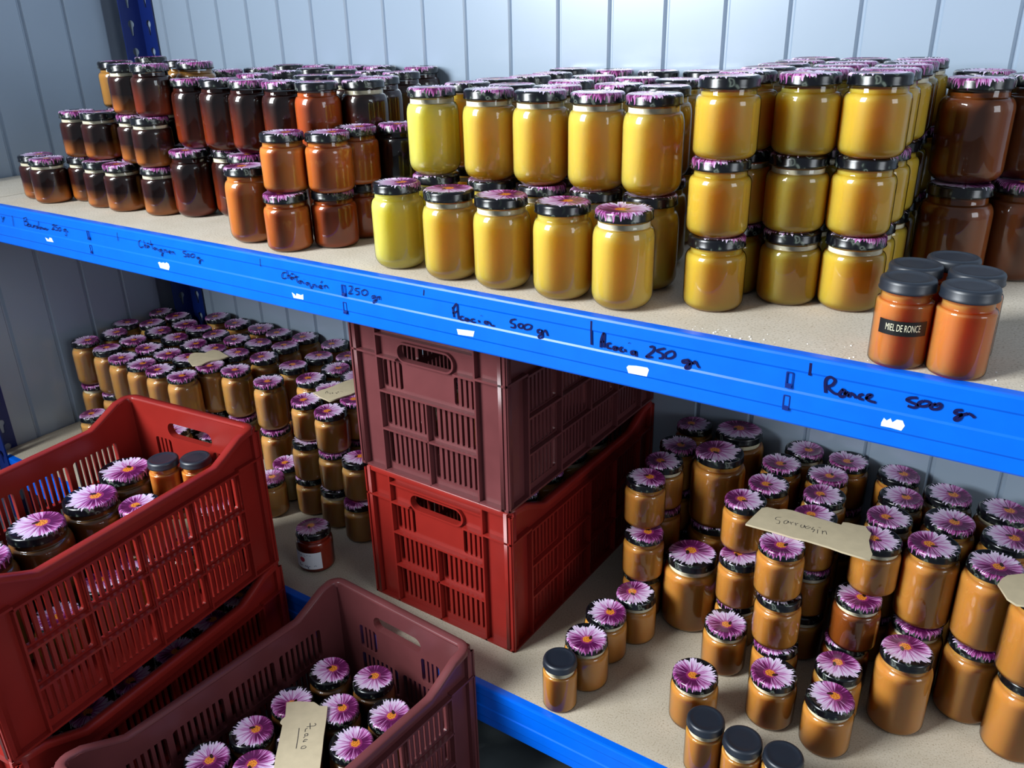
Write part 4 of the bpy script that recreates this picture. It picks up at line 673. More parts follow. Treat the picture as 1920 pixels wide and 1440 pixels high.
["t250", "caramel", 12.767, 3.136, -4.587, "squat caramel jar, top tier of lower right stacks, second row, fourth from left", "stacked caramel jars on the lower shelf", ""],
["t250", "caramel", 12.779, 3.814, -4.587, "squat caramel jar, top tier of lower right stacks, third row, fourth from left", "stacked caramel jars on the lower shelf", ""],
["t250", "caramel", 12.802, 4.493, -4.587, "squat caramel jar, top tier of lower right stacks, fourth row, fourth from left", "stacked caramel jars on the lower shelf", ""],
["t250", "caramel", 12.633, 5.195, -4.587, "squat caramel jar, top tier of lower right stacks, fifth row, fourth from left", "stacked caramel jars on the lower shelf", ""],
["tBig", "caramel", 10.0, 5.15, -4.947, "wide large caramel jar, top tier of lower right stacks, second row", "wide large jars on the lower shelf", ""],
["tBig", "caramel", 9.996, 4.228, -4.947, "wide large caramel jar, top tier of lower right stacks, front row", "wide large jars on the lower shelf", ""],
["tL500", "caramel", 13.388, 4.915, -4.997, "tall caramel jar, top tier of lower far-right stacks, fourth row, first from left", "tall caramel jars at the right of the lower shelf", ""],
["tL500", "caramel", 13.531, 4.149, -4.997, "tall caramel jar, top tier of lower far-right stacks, third row, first from left", "tall caramel jars at the right of the lower shelf", ""],
["tL500", "caramel", 13.448, 3.376, -4.997, "tall caramel jar, top tier of lower far-right stacks, second row", "tall caramel jars at the right of the lower shelf", ""],
["tL500", "caramel", 14.15, 4.857, -4.997, "tall caramel jar, top tier of lower far-right stacks, fourth row, second from left", "tall caramel jars at the right of the lower shelf", ""],
["tL500", "caramel", 14.291, 4.071, -4.997, "tall caramel jar, top tier of lower far-right stacks, third row, second from left", "tall caramel jars at the right of the lower shelf", ""],
["tL500", "caramel", 14.209, 3.312, -4.997, "tall caramel jar, top tier of lower far-right stacks, front row, first from left", "tall caramel jars at the right of the lower shelf", ""],
["tL500", "caramel", 14.827, 2.863, -4.997, "tall caramel jar, top tier of lower far-right stacks, front row, second from left", "tall caramel jars at the right of the lower shelf", ""],
["t500", "caramel", 7.55, 4.2, -5.07, "caramel jar, in red shelf crate, fourth row", "jars in the red crate on the shelf", ""],
["t500", "caramel", 7.55, 3.4, -5.07, "caramel jar, in red shelf crate, third row", "jars in the red crate on the shelf", ""],
["t500", "caramel", 7.55, 2.6, -5.07, "caramel jar, in red shelf crate, second row", "jars in the red crate on the shelf", ""],
["t500", "caramel", 7.55, 1.8, -5.07, "caramel jar, in red shelf crate, front row", "jars in the red crate on the shelf", ""],
["t500", "cream", -5.567, 2.241, -5.117, "tall creamy tan jar, top tier of lower left block, front row, first from left", "tall creamed honey jars on the lower shelf", ""],
["t500", "cream", -4.557, 2.191, -5.117, "tall creamy tan jar, top tier of lower left block, front row, second from left", "tall creamed honey jars on the lower shelf", ""],
["t500", "cream", -3.732, 2.07, -5.117, "tall creamy tan jar, top tier of lower left block, front row, third from left", "tall creamed honey jars on the lower shelf", ""],
["t500", "cream", -2.993, 2.05, -5.117, "tall creamy tan jar, top tier of lower left block, front row, fourth from left", "tall creamed honey jars on the lower shelf", ""],
["t500", "cream", -2.279, 2.066, -5.117, "tall creamy tan jar, top tier of lower left block, front row, fifth from left", "tall creamed honey jars on the lower shelf", ""],
["t500", "cream", -1.566, 2.101, -5.117, "tall creamy tan jar, top tier of lower left block, front row, sixth from left", "tall creamed honey jars on the lower shelf", ""],
["t500", "cream", -1.513, 2.813, -5.117, "tall creamy tan jar, top tier of lower left block, second row, sixth from left", "tall creamed honey jars on the lower shelf", ""],
["t500", "cream", -0.813, 2.952, -5.117, "tall creamy tan jar, top tier of lower left block, second row, seventh from left", "tall creamed honey jars on the lower shelf", ""],
["t500", "cream", 0.338, 2.896, -5.117, "tall creamy tan jar, top tier of lower left block, second row, eighth from left", "tall creamed honey jars on the lower shelf", ""],
["t500", "cream", -5.454, 2.945, -5.117, "tall creamy tan jar, top tier of lower left block, second row, first from left", "tall creamed honey jars on the lower shelf", ""],
["t500", "cream", -4.59, 2.903, -5.117, "tall creamy tan jar, top tier of lower left block, second row, second from left", "tall creamed honey jars on the lower shelf", ""],
["t500", "cream", -3.735, 2.784, -5.117, "tall creamy tan jar, top tier of lower left block, second row, third from left", "tall creamed honey jars on the lower shelf", ""],
["t500", "cream", -3.021, 2.764, -5.117, "tall creamy tan jar, top tier of lower left block, second row, fourth from left", "tall creamed honey jars on the lower shelf", ""],
["t500", "cream", -2.307, 2.779, -5.117, "tall creamy tan jar, top tier of lower left block, second row, fifth from left", "tall creamed honey jars on the lower shelf", ""],
["t500", "cream", -5.845, 3.542, -5.117, "tall creamy tan jar, top tier of lower left block, third row, first from left", "tall creamed honey jars on the lower shelf", ""],
["t500", "cream", -4.588, 3.616, -5.117, "tall creamy tan jar, top tier of lower left block, third row, third from left", "tall creamed honey jars on the lower shelf", ""],
["t500", "cream", -3.779, 3.514, -5.117, "tall creamy tan jar, top tier of lower left block, third row, fourth from left", "tall creamed honey jars on the lower shelf", ""],
["t500", "cream", -3.01, 3.485, -5.117, "tall creamy tan jar, top tier of lower left block, third row, fifth from left", "tall creamed honey jars on the lower shelf", ""],
["t500", "cream", -2.296, 3.493, -5.117, "tall creamy tan jar, top tier of lower left block, third row, sixth from left", "tall creamed honey jars on the lower shelf", ""],
["t500", "cream", -1.588, 3.587, -5.117, "tall creamy tan jar, top tier of lower left block, third row, seventh from left", "tall creamed honey jars on the lower shelf", ""],
["t500", "cream", -0.835, 3.798, -5.117, "tall creamy tan jar, top tier of lower left block, third row, eighth from left", "tall creamed honey jars on the lower shelf", ""],
["t500", "cream", -5.237, 3.911, -5.117, "tall creamy tan jar, top tier of lower left block, third row, second from left", "tall creamed honey jars on the lower shelf", ""],
["t500", "cream", -4.488, 4.322, -5.117, "tall creamy tan jar, top tier of lower left block, fourth row, third from left", "tall creamed honey jars on the lower shelf", ""],
["t500", "cream", -3.785, 4.227, -5.117, "tall creamy tan jar, top tier of lower left block, fourth row, fourth from left", "tall creamed honey jars on the lower shelf", ""],
["t500", "cream", -3.073, 4.212, -5.117, "tall creamy tan jar, top tier of lower left block, fourth row, fifth from left", "tall creamed honey jars on the lower shelf", ""],
["t500", "cream", -2.362, 4.27, -5.117, "tall creamy tan jar, top tier of lower left block, fourth row, sixth from left", "tall creamed honey jars on the lower shelf", ""],
["t500", "cream", -1.65, 4.317, -5.117, "tall creamy tan jar, top tier of lower left block, fourth row, seventh from left", "tall creamed honey jars on the lower shelf", ""],
["t500", "cream", -0.94, 4.533, -5.117, "tall creamy tan jar, top tier of lower left block, fourth row, eighth from left", "tall creamed honey jars on the lower shelf", ""],
["t500", "cream", -5.845, 4.615, -5.117, "tall creamy tan jar, top tier of lower left block, fourth row, first from left", "tall creamed honey jars on the lower shelf", ""],
["t500", "cream", -5.135, 4.615, -5.117, "tall creamy tan jar, top tier of lower left block, fourth row, second from left", "tall creamed honey jars on the lower shelf", ""],
["t500", "cream", -4.184, 5.139, -5.117, "tall creamy tan jar, top tier of lower left block, fifth row, first from left", "tall creamed honey jars on the lower shelf", ""],
["t500", "cream", -3.339, 5.092, -5.117, "tall creamy tan jar, top tier of lower left block, fifth row, second from left", "tall creamed honey jars on the lower shelf", ""],
["t500", "cream", -2.51, 5.151, -5.117, "tall creamy tan jar, top tier of lower left block, fifth row, third from left", "tall creamed honey jars on the lower shelf", ""],
["t500", "cream", -1.766, 5.085, -5.117, "tall creamy tan jar, top tier of lower left block, fifth row, fourth from left", "tall creamed honey jars on the lower shelf", ""],
["t500", "cream", -0.998, 5.245, -5.117, "tall creamy tan jar, top tier of lower left block, fifth row, fifth from left", "tall creamed honey jars on the lower shelf", ""],
["t500", "cream", -0.004, 5.245, -5.117, "tall creamy tan jar, top tier of lower left block, fifth row, sixth from left", "tall creamed honey jars on the lower shelf", ""],
["t500", "cream", 0.185, 3.751, -5.117, "tall creamy tan jar, top tier of lower left block, third row, ninth from left", "tall creamed honey jars on the lower shelf", ""],
["t500", "cream", 0.264, 4.461, -5.117, "tall creamy tan jar, top tier of lower left block, fourth row, ninth from left", "tall creamed honey jars on the lower shelf", ""],
["tBigA", "amber_dark", 2.369, -3.233, -5.36, "large flower-lidded jar in brick red crate, second from the near end", "large jars in the brick red crate", ""],
["tBigA", "amber_dark", 2.279, -2.333, -5.36, "large flower-lidded jar in brick red crate, third from the near end", "large jars in the brick red crate", ""],
["tBigA", "amber_dark", 1.919, -1.504, -5.36, "large flower-lidded jar in brick red crate, fourth from the near end", "large jars in the brick red crate", ""],
["tBigA", "amber_dark", 2.514, -4.125, -5.36, "large flower-lidded jar in brick red crate, first from the near end", "large jars in the brick red crate", ""],
["t250", "amber_dark", 3.144, -2.882, -5.36, "squat brown jar, in floor of brick red crate, second row", "jars low in the brick red crate", ""],
["t250", "amber_dark", 3.285, -3.67, -5.36, "squat brown jar, in floor of brick red crate, front row", "jars low in the brick red crate", ""],
["t250", "amber_dark", 3.286, -1.568, -5.36, "squat brown jar, in floor of brick red crate, third row", "jars low in the brick red crate", ""],
["t500", "orange", 2.504, -0.946, -5.36, "light orange jar, in brick red crate underlayer, second row, first from left", "jars low in the brick red crate", ""],
["t500", "orange", 3.214, -0.876, -5.36, "light orange jar, in brick red crate underlayer, second row, second from left", "jars low in the brick red crate", ""],
["t250", "orange_mix", 3.061, -2.209, -5.36, "marbled orange jar, in brick red crate underlayer, front row", "jars low in the brick red crate", ""],
["t250", "cream", 2.233, 2.148, -5.417, "squat creamy tan jar, middle tier of stacks left of crates, front row, first from left", "squat creamed honey jars on the lower shelf", ""],
["t250", "cream", 2.974, 2.147, -5.417, "squat creamy tan jar, middle tier of stacks left of crates, front row, second from left", "squat creamed honey jars on the lower shelf", ""],
["t250", "cream", 3.651, 2.099, -5.417, "squat creamy tan jar, middle tier of stacks left of crates, front row, third from left", "squat creamed honey jars on the lower shelf", ""],
["t250", "caramel", 9.367, 2.731, -5.417, "squat caramel jar, middle tier of lower right stacks, front row, first from left", "stacked caramel jars on the lower shelf", ""],
["t250", "caramel", 11.714, 2.297, -5.417, "squat caramel jar, middle tier of lower right stacks, front row, second from left", "stacked caramel jars on the lower shelf", ""],
["t250", "caramel_dark", 12.678, 2.861, -5.417, "squat dark caramel jar, middle tier of lower right stacks, second row, third from left", "stacked caramel jars on the lower shelf", ""],
["t250", "caramel", 10.925, 2.885, -5.417, "squat caramel jar, middle tier of lower right stacks, second row, first from left", "stacked caramel jars on the lower shelf", ""],
["t250", "cream", 2.178, 2.157, -6.247, "squat creamy tan jar, bottom tier of stacks left of crates, second row, fourth from left", "squat creamed honey jars on the lower shelf", ""],
["t250", "cream", 2.96, 2.086, -6.247, "squat creamy tan jar, bottom tier of stacks left of crates, second row, fifth from left", "squat creamed honey jars on the lower shelf", ""],
["t250", "cream_pale", 1.354, 2.281, -6.247, "squat pale beige jar, bottom tier of stacks left of crates, second row, third from left", "squat creamed honey jars on the lower shelf", ""],
["t250", "cream", 1.51, 1.62, -6.247, "squat creamy tan jar, bottom tier of stacks left of crates, front row, second from left", "squat creamed honey jars on the lower shelf", ""],
["t250", "cream", 3.726, 1.963, -6.247, "squat creamy tan jar, bottom tier of stacks left of crates, second row, sixth from left", "squat creamed honey jars on the lower shelf", ""],
["t250", "cream", -1.896, 2.222, -6.247, "squat creamy tan jar, bottom tier of stacks left of crates, second row, first from left", "squat creamed honey jars on the lower shelf", ""],
["t250", "cream", -1.219, 2.269, -6.247, "squat creamy tan jar, bottom tier of stacks left of crates, second row, second from left", "squat creamed honey jars on the lower shelf", ""],
["t250", "cream", -4.486, 1.465, -6.247, "squat creamy tan jar, bottom tier of stacks left of crates, front row, first from left", "squat creamed honey jars on the lower shelf", ""],
["t250", "red", 3.657, 0.778, -6.247, "red honey jar with a white paper label alone on the lower shelf", null, "L"],
["t250", "caramel", 9.33, 2.842, -6.247, "squat caramel jar, bottom tier of lower right stacks, second row, first from left", "stacked caramel jars on the lower shelf", ""],
["t250", "caramel", 11.755, 2.279, -6.247, "squat caramel jar, bottom tier of lower right stacks, front row", "stacked caramel jars on the lower shelf", ""],
["t250", "caramel_dark", 12.613, 2.911, -6.247, "squat dark caramel jar, bottom tier of lower right stacks, second row, fourth from left", "stacked caramel jars on the lower shelf", ""],
["t250", "caramel", 10.911, 2.966, -6.247, "squat caramel jar, bottom tier of lower right stacks, second row, second from left", "stacked caramel jars on the lower shelf", ""],
["tBig", "caramel", 10.097, 3.036, -6.247, "wide large caramel jar, bottom tier of lower right stacks, front row", "wide large jars on the lower shelf", ""],
["tL500", "caramel", 13.445, 3.295, -6.247, "tall caramel jar, bottom tier of lower far-right stacks, front row, first from left", "tall caramel jars at the right of the lower shelf", ""],
["tL500", "caramel", 14.208, 3.259, -6.247, "tall caramel jar, bottom tier of lower far-right stacks, front row, second from left", "tall caramel jars at the right of the lower shelf", ""],
["tL500", "caramel", 13.45, 2.531, -6.247, "tall caramel jar standing single in front of the lower right stacks, first from left", "single caramel jars on the lower shelf", ""],
["tL500", "caramel", 14.872, 2.882, -6.247, "tall caramel jar standing single in front of the lower right stacks, second from left", "single caramel jars on the lower shelf", ""],
["t250", "caramel", 9.358, 0.863, -6.247, "squat caramel jar standing single in front of the lower right stacks, first from left", "single caramel jars on the lower shelf", "f"],
["t250", "caramel", 9.324, 1.541, -6.247, "squat caramel jar standing single in front of the lower right stacks, second from left", "single caramel jars on the lower shelf", "f"],
["t250", "caramel", 9.522, 2.19, -6.247, "squat caramel jar standing single in front of the lower right stacks, third from left", "single caramel jars on the lower shelf", "f"],
["t250", "caramel", 10.985, 2.291, -6.247, "squat caramel jar standing single in front of the lower right stacks, fifth from left", "single caramel jars on the lower shelf", "f"],
["t250", "caramel", 11.018, 1.016, -6.247, "squat caramel jar standing single in front of the lower right stacks, fourth from left", "single caramel jars on the lower shelf", "f"],
["t250", "caramel", 11.938, 1.625, -6.247, "squat caramel jar standing single in front of the lower right stacks, sixth from left", "single caramel jars on the lower shelf", "f"],
["t250", "caramel", 12.669, 2.234, -6.247, "squat caramel jar standing single in front of the lower right stacks, eighth from left", "single caramel jars on the lower shelf", "f"],
["t250", "caramel", 12.726, 1.558, -6.247, "squat caramel jar standing single in front of the lower right stacks, seventh from left", "single caramel jars on the lower shelf", "f"],
["tSm", "caramel", 9.262, 0.245, -6.247, "small black-lidded jar alone at the front edge near the crates", "small black-lidded jars on the lower shelf", "f"],
["tSm", "caramel", 11.464, 0.298, -6.247, "left black-lidded jar of the trio at the lower shelf edge", "small black-lidded jars on the lower shelf", "f"],
["tSm", "caramel", 11.989, 0.226, -6.247, "middle black-lidded jar of the trio at the lower shelf edge", "small black-lidded jars on the lower shelf", "f"],
["tSm", "caramel", 12.502, 0.255, -6.247, "right black-lidded jar of the trio at the lower shelf edge", "small black-lidded jars on the lower shelf", "f"],
["t250", "amber_dark", 3.487, -0.824, -6.84, "brown jar, top tier of bottom left floor crate, sixth row, second from left", "jars in the bottom left crate", ""],
["t250", "amber_dark", 2.761, -0.895, -6.84, "brown jar, top tier of bottom left floor crate, sixth row, first from left", "jars in the bottom left crate", ""],
["t250", "amber_dark", 3.559, -1.558, -6.84, "brown jar, top tier of bottom left floor crate, fifth row, second from left", "jars in the bottom left crate", ""],
["t250", "amber_dark", 2.832, -1.629, -6.84, "brown jar, top tier of bottom left floor crate, fifth row, first from left", "jars in the bottom left crate", ""],
["t250", "amber_dark", 3.631, -2.294, -6.84, "brown jar, top tier of bottom left floor crate, fourth row, second from left", "jars in the bottom left crate", ""],
["t250", "amber_dark", 2.904, -2.365, -6.84, "brown jar, top tier of bottom left floor crate, fourth row, first from left", "jars in the bottom left crate", ""],
["t250", "amber_dark", 3.703, -3.031, -6.84, "brown jar, top tier of bottom left floor crate, third row, second from left", "jars in the bottom left crate", ""],
["t250", "amber_dark", 2.976, -3.102, -6.84, "brown jar, top tier of bottom left floor crate, third row, first from left", "jars in the bottom left crate", ""],
["t250", "amber_dark", 3.775, -3.767, -6.84, "brown jar, top tier of bottom left floor crate, second row, second from left", "jars in the bottom left crate", ""],
["t250", "amber_dark", 3.048, -3.838, -6.84, "brown jar, top tier of bottom left floor crate, second row, first from left", "jars in the bottom left crate", ""],
["t250", "amber_dark", 3.846, -4.504, -6.84, "brown jar, top tier of bottom left floor crate, front row", "jars in the bottom left crate", ""],
["t250", "amber_dark", 5.813, -1.083, -7.14, "brown flower-lidded jar, in mauve floor crate, fourth row, first from left", "jars in the mauve floor crate", ""],
["t250", "amber_dark", 6.527, -0.85, -7.14, "brown flower-lidded jar, in mauve floor crate, fourth row, second from left", "jars in the mauve floor crate", ""],
["t250", "amber_dark", 5.794, -1.848, -7.14, "brown flower-lidded jar, in mauve floor crate, third row, first from left", "jars in the mauve floor crate", ""],
["t250", "amber_dark", 6.498, -1.589, -7.14, "brown flower-lidded jar, in mauve floor crate, third row, second from left", "jars in the mauve floor crate", ""],
["t250", "amber_dark", 7.209, -1.247, -7.14, "brown flower-lidded jar, in mauve floor crate, fourth row, third from left", "jars in the mauve floor crate", ""],
["t250", "amber_dark", 5.748, -2.588, -7.14, "brown flower-lidded jar, in mauve floor crate, second row, first from left", "jars in the mauve floor crate", ""],
["t250", "amber_dark", 7.122, -1.956, -7.14, "brown flower-lidded jar, in mauve floor crate, third row, third from left", "jars in the mauve floor crate", ""],
["t250", "amber_dark", 5.603, -3.251, -7.14, "brown flower-lidded jar, in mauve floor crate, front row, first from left", "jars in the mauve floor crate", ""],
["t250", "amber_dark", 6.296, -2.989, -7.14, "brown flower-lidded jar, in mauve floor crate, front row, second from left", "jars in the mauve floor crate", ""],
["t250", "amber_dark", 6.442, -2.326, -7.14, "brown flower-lidded jar, in mauve floor crate, second row, second from left", "jars in the mauve floor crate", ""],
["t500", "amber_dark", 3.489, -0.841, -7.97, "brown jar, bottom tier of bottom left floor crate, fifth row", "jars in the bottom left crate", ""],
["t500", "amber_dark", 3.559, -1.558, -7.97, "brown jar, bottom tier of bottom left floor crate, fourth row", "jars in the bottom left crate", ""],
["t500", "amber_dark", 3.631, -2.294, -7.97, "brown jar, bottom tier of bottom left floor crate, third row", "jars in the bottom left crate", ""],
["t500", "amber_dark", 3.703, -3.031, -7.97, "brown jar, bottom tier of bottom left floor crate, second row", "jars in the bottom left crate", ""],
["t500", "amber_dark", 3.775, -3.767, -7.97, "brown jar, bottom tier of bottom left floor crate, front row", "jars in the bottom left crate", ""],
["t250", "amber_dark", 6.498, -1.589, -7.97, "brown jar, in mauve floor crate underlayer, first from left", "jars under the top layer of the mauve crate", ""],
["t250", "amber_dark", 7.209, -1.247, -7.97, "brown jar, in mauve floor crate underlayer, second from left", "jars under the top layer of the mauve crate", ""],
["t250", "acacia_deep", 10.82, 2.34, 0.83, "squat deep golden jar, middle tier of three-high golden stacks, third row, first from left", "squat golden jars on the upper shelf", ""],
["t250", "acacia_deep", 12.15, 3.078, 0.83, "squat deep golden jar, middle tier of three-high golden stacks, fourth row", "squat golden jars on the upper shelf", ""],
["t250", "acacia_deep", 12.101, 3.781, 0.83, "squat deep golden jar, middle tier of three-high golden stacks, fifth row", "squat golden jars on the upper shelf", ""],
["t250", "acacia_deep", 12.105, 4.487, 0.83, "squat deep golden jar, middle tier of three-high golden stacks, sixth row", "squat golden jars on the upper shelf", ""],
["t250", "bour", -0.086, 1.209, 0.83, "squat two-tone brown jar, middle tier of pyramid by left wall, front row, third from left", "jars in the dark pyramid by the left wall", ""],
["t250", "bour", 0.586, 1.039, 0.83, "squat two-tone brown jar, middle tier of pyramid by left wall, front row, fourth from left", "jars in the dark pyramid by the left wall", ""],
["t250", "bour", -1.452, 1.897, 0.83, "squat two-tone brown jar, middle tier of pyramid by left wall, second row, first from left", "jars in the dark pyramid by the left wall", ""],
["t250", "bour", -0.187, 2.458, 0.83, "squat two-tone brown jar, middle tier of pyramid by left wall, third row", "jars in the dark pyramid by the left wall", ""],
["tR500", "ronce", 12.809, 4.761, 0.0, "large brown jar, bottom tier of stacks behind black-lidded jars, third row", "large brown jars at the right of the upper shelf", ""],
["t500", "chat", 1.257, 1.223, 0.0, "tall dark chestnut jar, bottom tier of chestnut block, front row, first from left", "tall chestnut jars on the upper shelf", ""],
["t500", "chat", 4.234, 1.5, 0.0, "tall dark chestnut jar, bottom tier of chestnut block, front row, fourth from left", "tall chestnut jars on the upper shelf", ""],
["t500", "chat", 4.569, 2.149, 0.0, "tall dark chestnut jar, bottom tier of chestnut block, second row, second from left", "tall chestnut jars on the upper shelf", ""],
["t500", "acacia_pale", 6.657, 1.25, 0.0, "tall pale yellow jar, bottom tier of golden block, second row, first from left", "tall golden jars on the upper shelf", ""],
["t500", "acacia", 7.596, 1.247, 0.0, "tall golden jar, bottom tier of golden block, second row, second from left", "tall golden jars on the upper shelf", ""],
["t500", "acacia", 8.371, 1.25, 0.0, "tall golden jar, bottom tier of golden block, second row, third from left", "tall golden jars on the upper shelf", ""],
["t500", "acacia", 9.17, 1.25, 0.0, "tall golden jar, bottom tier of golden block, second row, fourth from left", "tall golden jars on the upper shelf", ""],
["t500", "acacia", 9.9, 1.25, 0.0, "tall golden jar, bottom tier of golden block, second row, fifth from left", "tall golden jars on the upper shelf", ""],
["t500", "acacia", 7.483, 1.953, 0.0, "tall golden jar, bottom tier of golden block, third row, second from left", "tall golden jars on the upper shelf", ""],
["t500", "acacia", 6.654, 2.064, 0.0, "tall golden jar, bottom tier of golden block, third row, first from left", "tall golden jars on the upper shelf", ""],
["t500", "acacia", 8.197, 1.942, 0.0, "tall golden jar, bottom tier of golden block, third row, third from left", "tall golden jars on the upper shelf", ""],
["t500", "acacia", 8.834, 2.452, 0.0, "tall golden jar, bottom tier of golden block, fourth row", "tall golden jars on the upper shelf", ""],
["t500", "acacia", 9.552, 2.295, 0.0, "tall golden jar, bottom tier of golden block, third row, fourth from left", "tall golden jars on the upper shelf", ""],
["t500", "acacia", 9.243, 3.421, 0.0, "tall golden jar, bottom tier of golden block, fifth row", "tall golden jars on the upper shelf", ""],
["t250", "bour", -1.341, 1.536, 0.0, "squat two-tone brown jar, bottom tier of pyramid by left wall, second row, second from left", "jars in the dark pyramid by the left wall", ""],
["t250", "bour", -0.346, 0.915, 0.0, "squat two-tone brown jar, bottom tier of pyramid by left wall, front row, fourth from left", "jars in the dark pyramid by the left wall", ""],
["t250", "acacia_deep", 10.797, 2.341, 0.0, "squat deep golden jar, bottom tier of three-high golden stacks, third row, first from left", "squat golden jars on the upper shelf", ""],
["t250", "acacia_deep", 12.151, 3.072, 0.0, "squat deep golden jar, bottom tier of three-high golden stacks, fourth row", "squat golden jars on the upper shelf", ""],
["t250", "acacia_deep", 12.101, 3.781, 0.0, "squat deep golden jar, bottom tier of three-high golden stacks, fifth row", "squat golden jars on the upper shelf", ""],
["t250", "acacia_deep", 12.105, 4.487, 0.0, "squat deep golden jar, bottom tier of three-high golden stacks, sixth row", "squat golden jars on the upper shelf", ""],
["t250", "bour", 0.587, 1.034, -0.0, "squat two-tone brown jar, bottom tier of pyramid by left wall, front row, fifth from left", "jars in the dark pyramid by the left wall", ""],
["t250", "cream", 3.005, 2.827, -5.417, "squat creamy tan jar, middle tier of stacks left of crates, second row", "squat creamed honey jars on the lower shelf", ""],
["t250", "caramel", 9.258, 3.652, -5.417, "squat caramel jar, middle tier of lower right stacks, third row, first from left", "stacked caramel jars on the lower shelf", ""],
["t250", "caramel", 9.211, 4.338, -5.417, "squat caramel jar, middle tier of lower right stacks, fourth row, first from left", "stacked caramel jars on the lower shelf", ""],
["t250", "caramel", 10.931, 4.609, -5.417, "squat caramel jar, middle tier of lower right stacks, fourth row, second from left", "stacked caramel jars on the lower shelf", ""],
["t250", "caramel", 11.114, 5.262, -5.417, "squat caramel jar, middle tier of lower right stacks, fifth row, first from left", "stacked caramel jars on the lower shelf", ""],
["t250", "caramel", 11.858, 3.262, -5.417, "squat caramel jar, middle tier of lower right stacks, second row, second from left", "stacked caramel jars on the lower shelf", ""],
["t250", "caramel", 11.809, 3.939, -5.417, "squat caramel jar, middle tier of lower right stacks, third row, second from left", "stacked caramel jars on the lower shelf", ""],
["t250", "caramel", 11.841, 5.262, -5.417, "squat caramel jar, middle tier of lower right stacks, fifth row, second from left", "stacked caramel jars on the lower shelf", ""],
["t250", "caramel", 12.779, 3.812, -5.417, "squat caramel jar, middle tier of lower right stacks, third row, third from left", "stacked caramel jars on the lower shelf", ""],
["tBig", "caramel", 9.996, 4.228, -6.247, "wide large caramel jar, bottom tier of lower right stacks, second row", "wide large jars on the lower shelf", ""],
["tL500", "caramel", 13.531, 4.149, -6.247, "tall caramel jar, bottom tier of lower far-right stacks, second row", "tall caramel jars at the right of the lower shelf", ""],
["t500", "cream", -5.568, 2.243, -6.247, "tall creamy tan jar, bottom tier of lower left block, second row, first from left", "tall creamed honey jars on the lower shelf", ""],
["t500", "cream", -4.564, 2.184, -6.247, "tall creamy tan jar, bottom tier of lower left block, second row, second from left", "tall creamed honey jars on the lower shelf", ""],
["t500", "cream", -1.515, 1.639, -6.247, "tall creamy tan jar, bottom tier of lower left block, front row", "tall creamed honey jars on the lower shelf", ""],
["t500", "cream", -1.566, 2.873, -6.247, "tall creamy tan jar, bottom tier of lower left block, third row, first from left", "tall creamed honey jars on the lower shelf", ""],
["t500", "cream", -0.813, 2.952, -6.247, "tall creamy tan jar, bottom tier of lower left block, third row, second from left", "tall creamed honey jars on the lower shelf", ""],
["t500", "cream", 0.338, 2.896, -6.247, "tall creamy tan jar, bottom tier of lower left block, third row, third from left", "tall creamed honey jars on the lower shelf", ""],
["t500", "cream", 0.185, 3.751, -6.247, "tall creamy tan jar, bottom tier of lower left block, fourth row", "tall creamed honey jars on the lower shelf", ""],
["t250", "caramel", 9.258, 3.652, -6.247, "squat caramel jar, bottom tier of lower right stacks, third row, first from left", "stacked caramel jars on the lower shelf", ""],
["t250", "caramel", 9.212, 4.337, -6.247, "squat caramel jar, bottom tier of lower right stacks, fourth row", "stacked caramel jars on the lower shelf", ""],
["t250", "caramel", 11.858, 3.262, -6.247, "squat caramel jar, bottom tier of lower right stacks, second row, third from left", "stacked caramel jars on the lower shelf", ""],
["t250", "caramel", 11.809, 3.939, -6.247, "squat caramel jar, bottom tier of lower right stacks, third row, second from left", "stacked caramel jars on the lower shelf", ""],
["t250", "caramel", 11.841, 5.262, -6.247, "squat caramel jar, bottom tier of lower right stacks, fifth row", "stacked caramel jars on the lower shelf", ""],
["t250", "caramel", 12.779, 3.814, -6.247, "squat caramel jar, bottom tier of lower right stacks, third row, third from left", "stacked caramel jars on the lower shelf", ""]]''')       # [kind, honey, x, y, base z, label, group, category variant]
JOBJ = {}
for n, (kind, hon, x, y, z, label, group, flag) in enumerate(JARS):
    D = JM[kind]; rng = random.Random(n*13+5)
    t = tag(link('honey_jar', None, None, W3(x, y, z), rng.uniform(0, 6.283)), label, 'jar', group)
    link('glass', D['glass'], t)
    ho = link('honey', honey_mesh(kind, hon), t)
    if rng.random() < FOAMY.get(hon, 0) or 'f' in flag: link('foam', D['foam'], ho)
    lid = link('lid', D['black'] if kind == 'tSm' else D['flower'], t)
    lid.rotation_euler = (0, 0, rng.uniform(0, 6.283))
    if 'm' in flag: JOBJ['miel'] = (t, kind, x, y)
    if 'L' in flag: JOBJ['labelled'] = (t, kind, x, y)

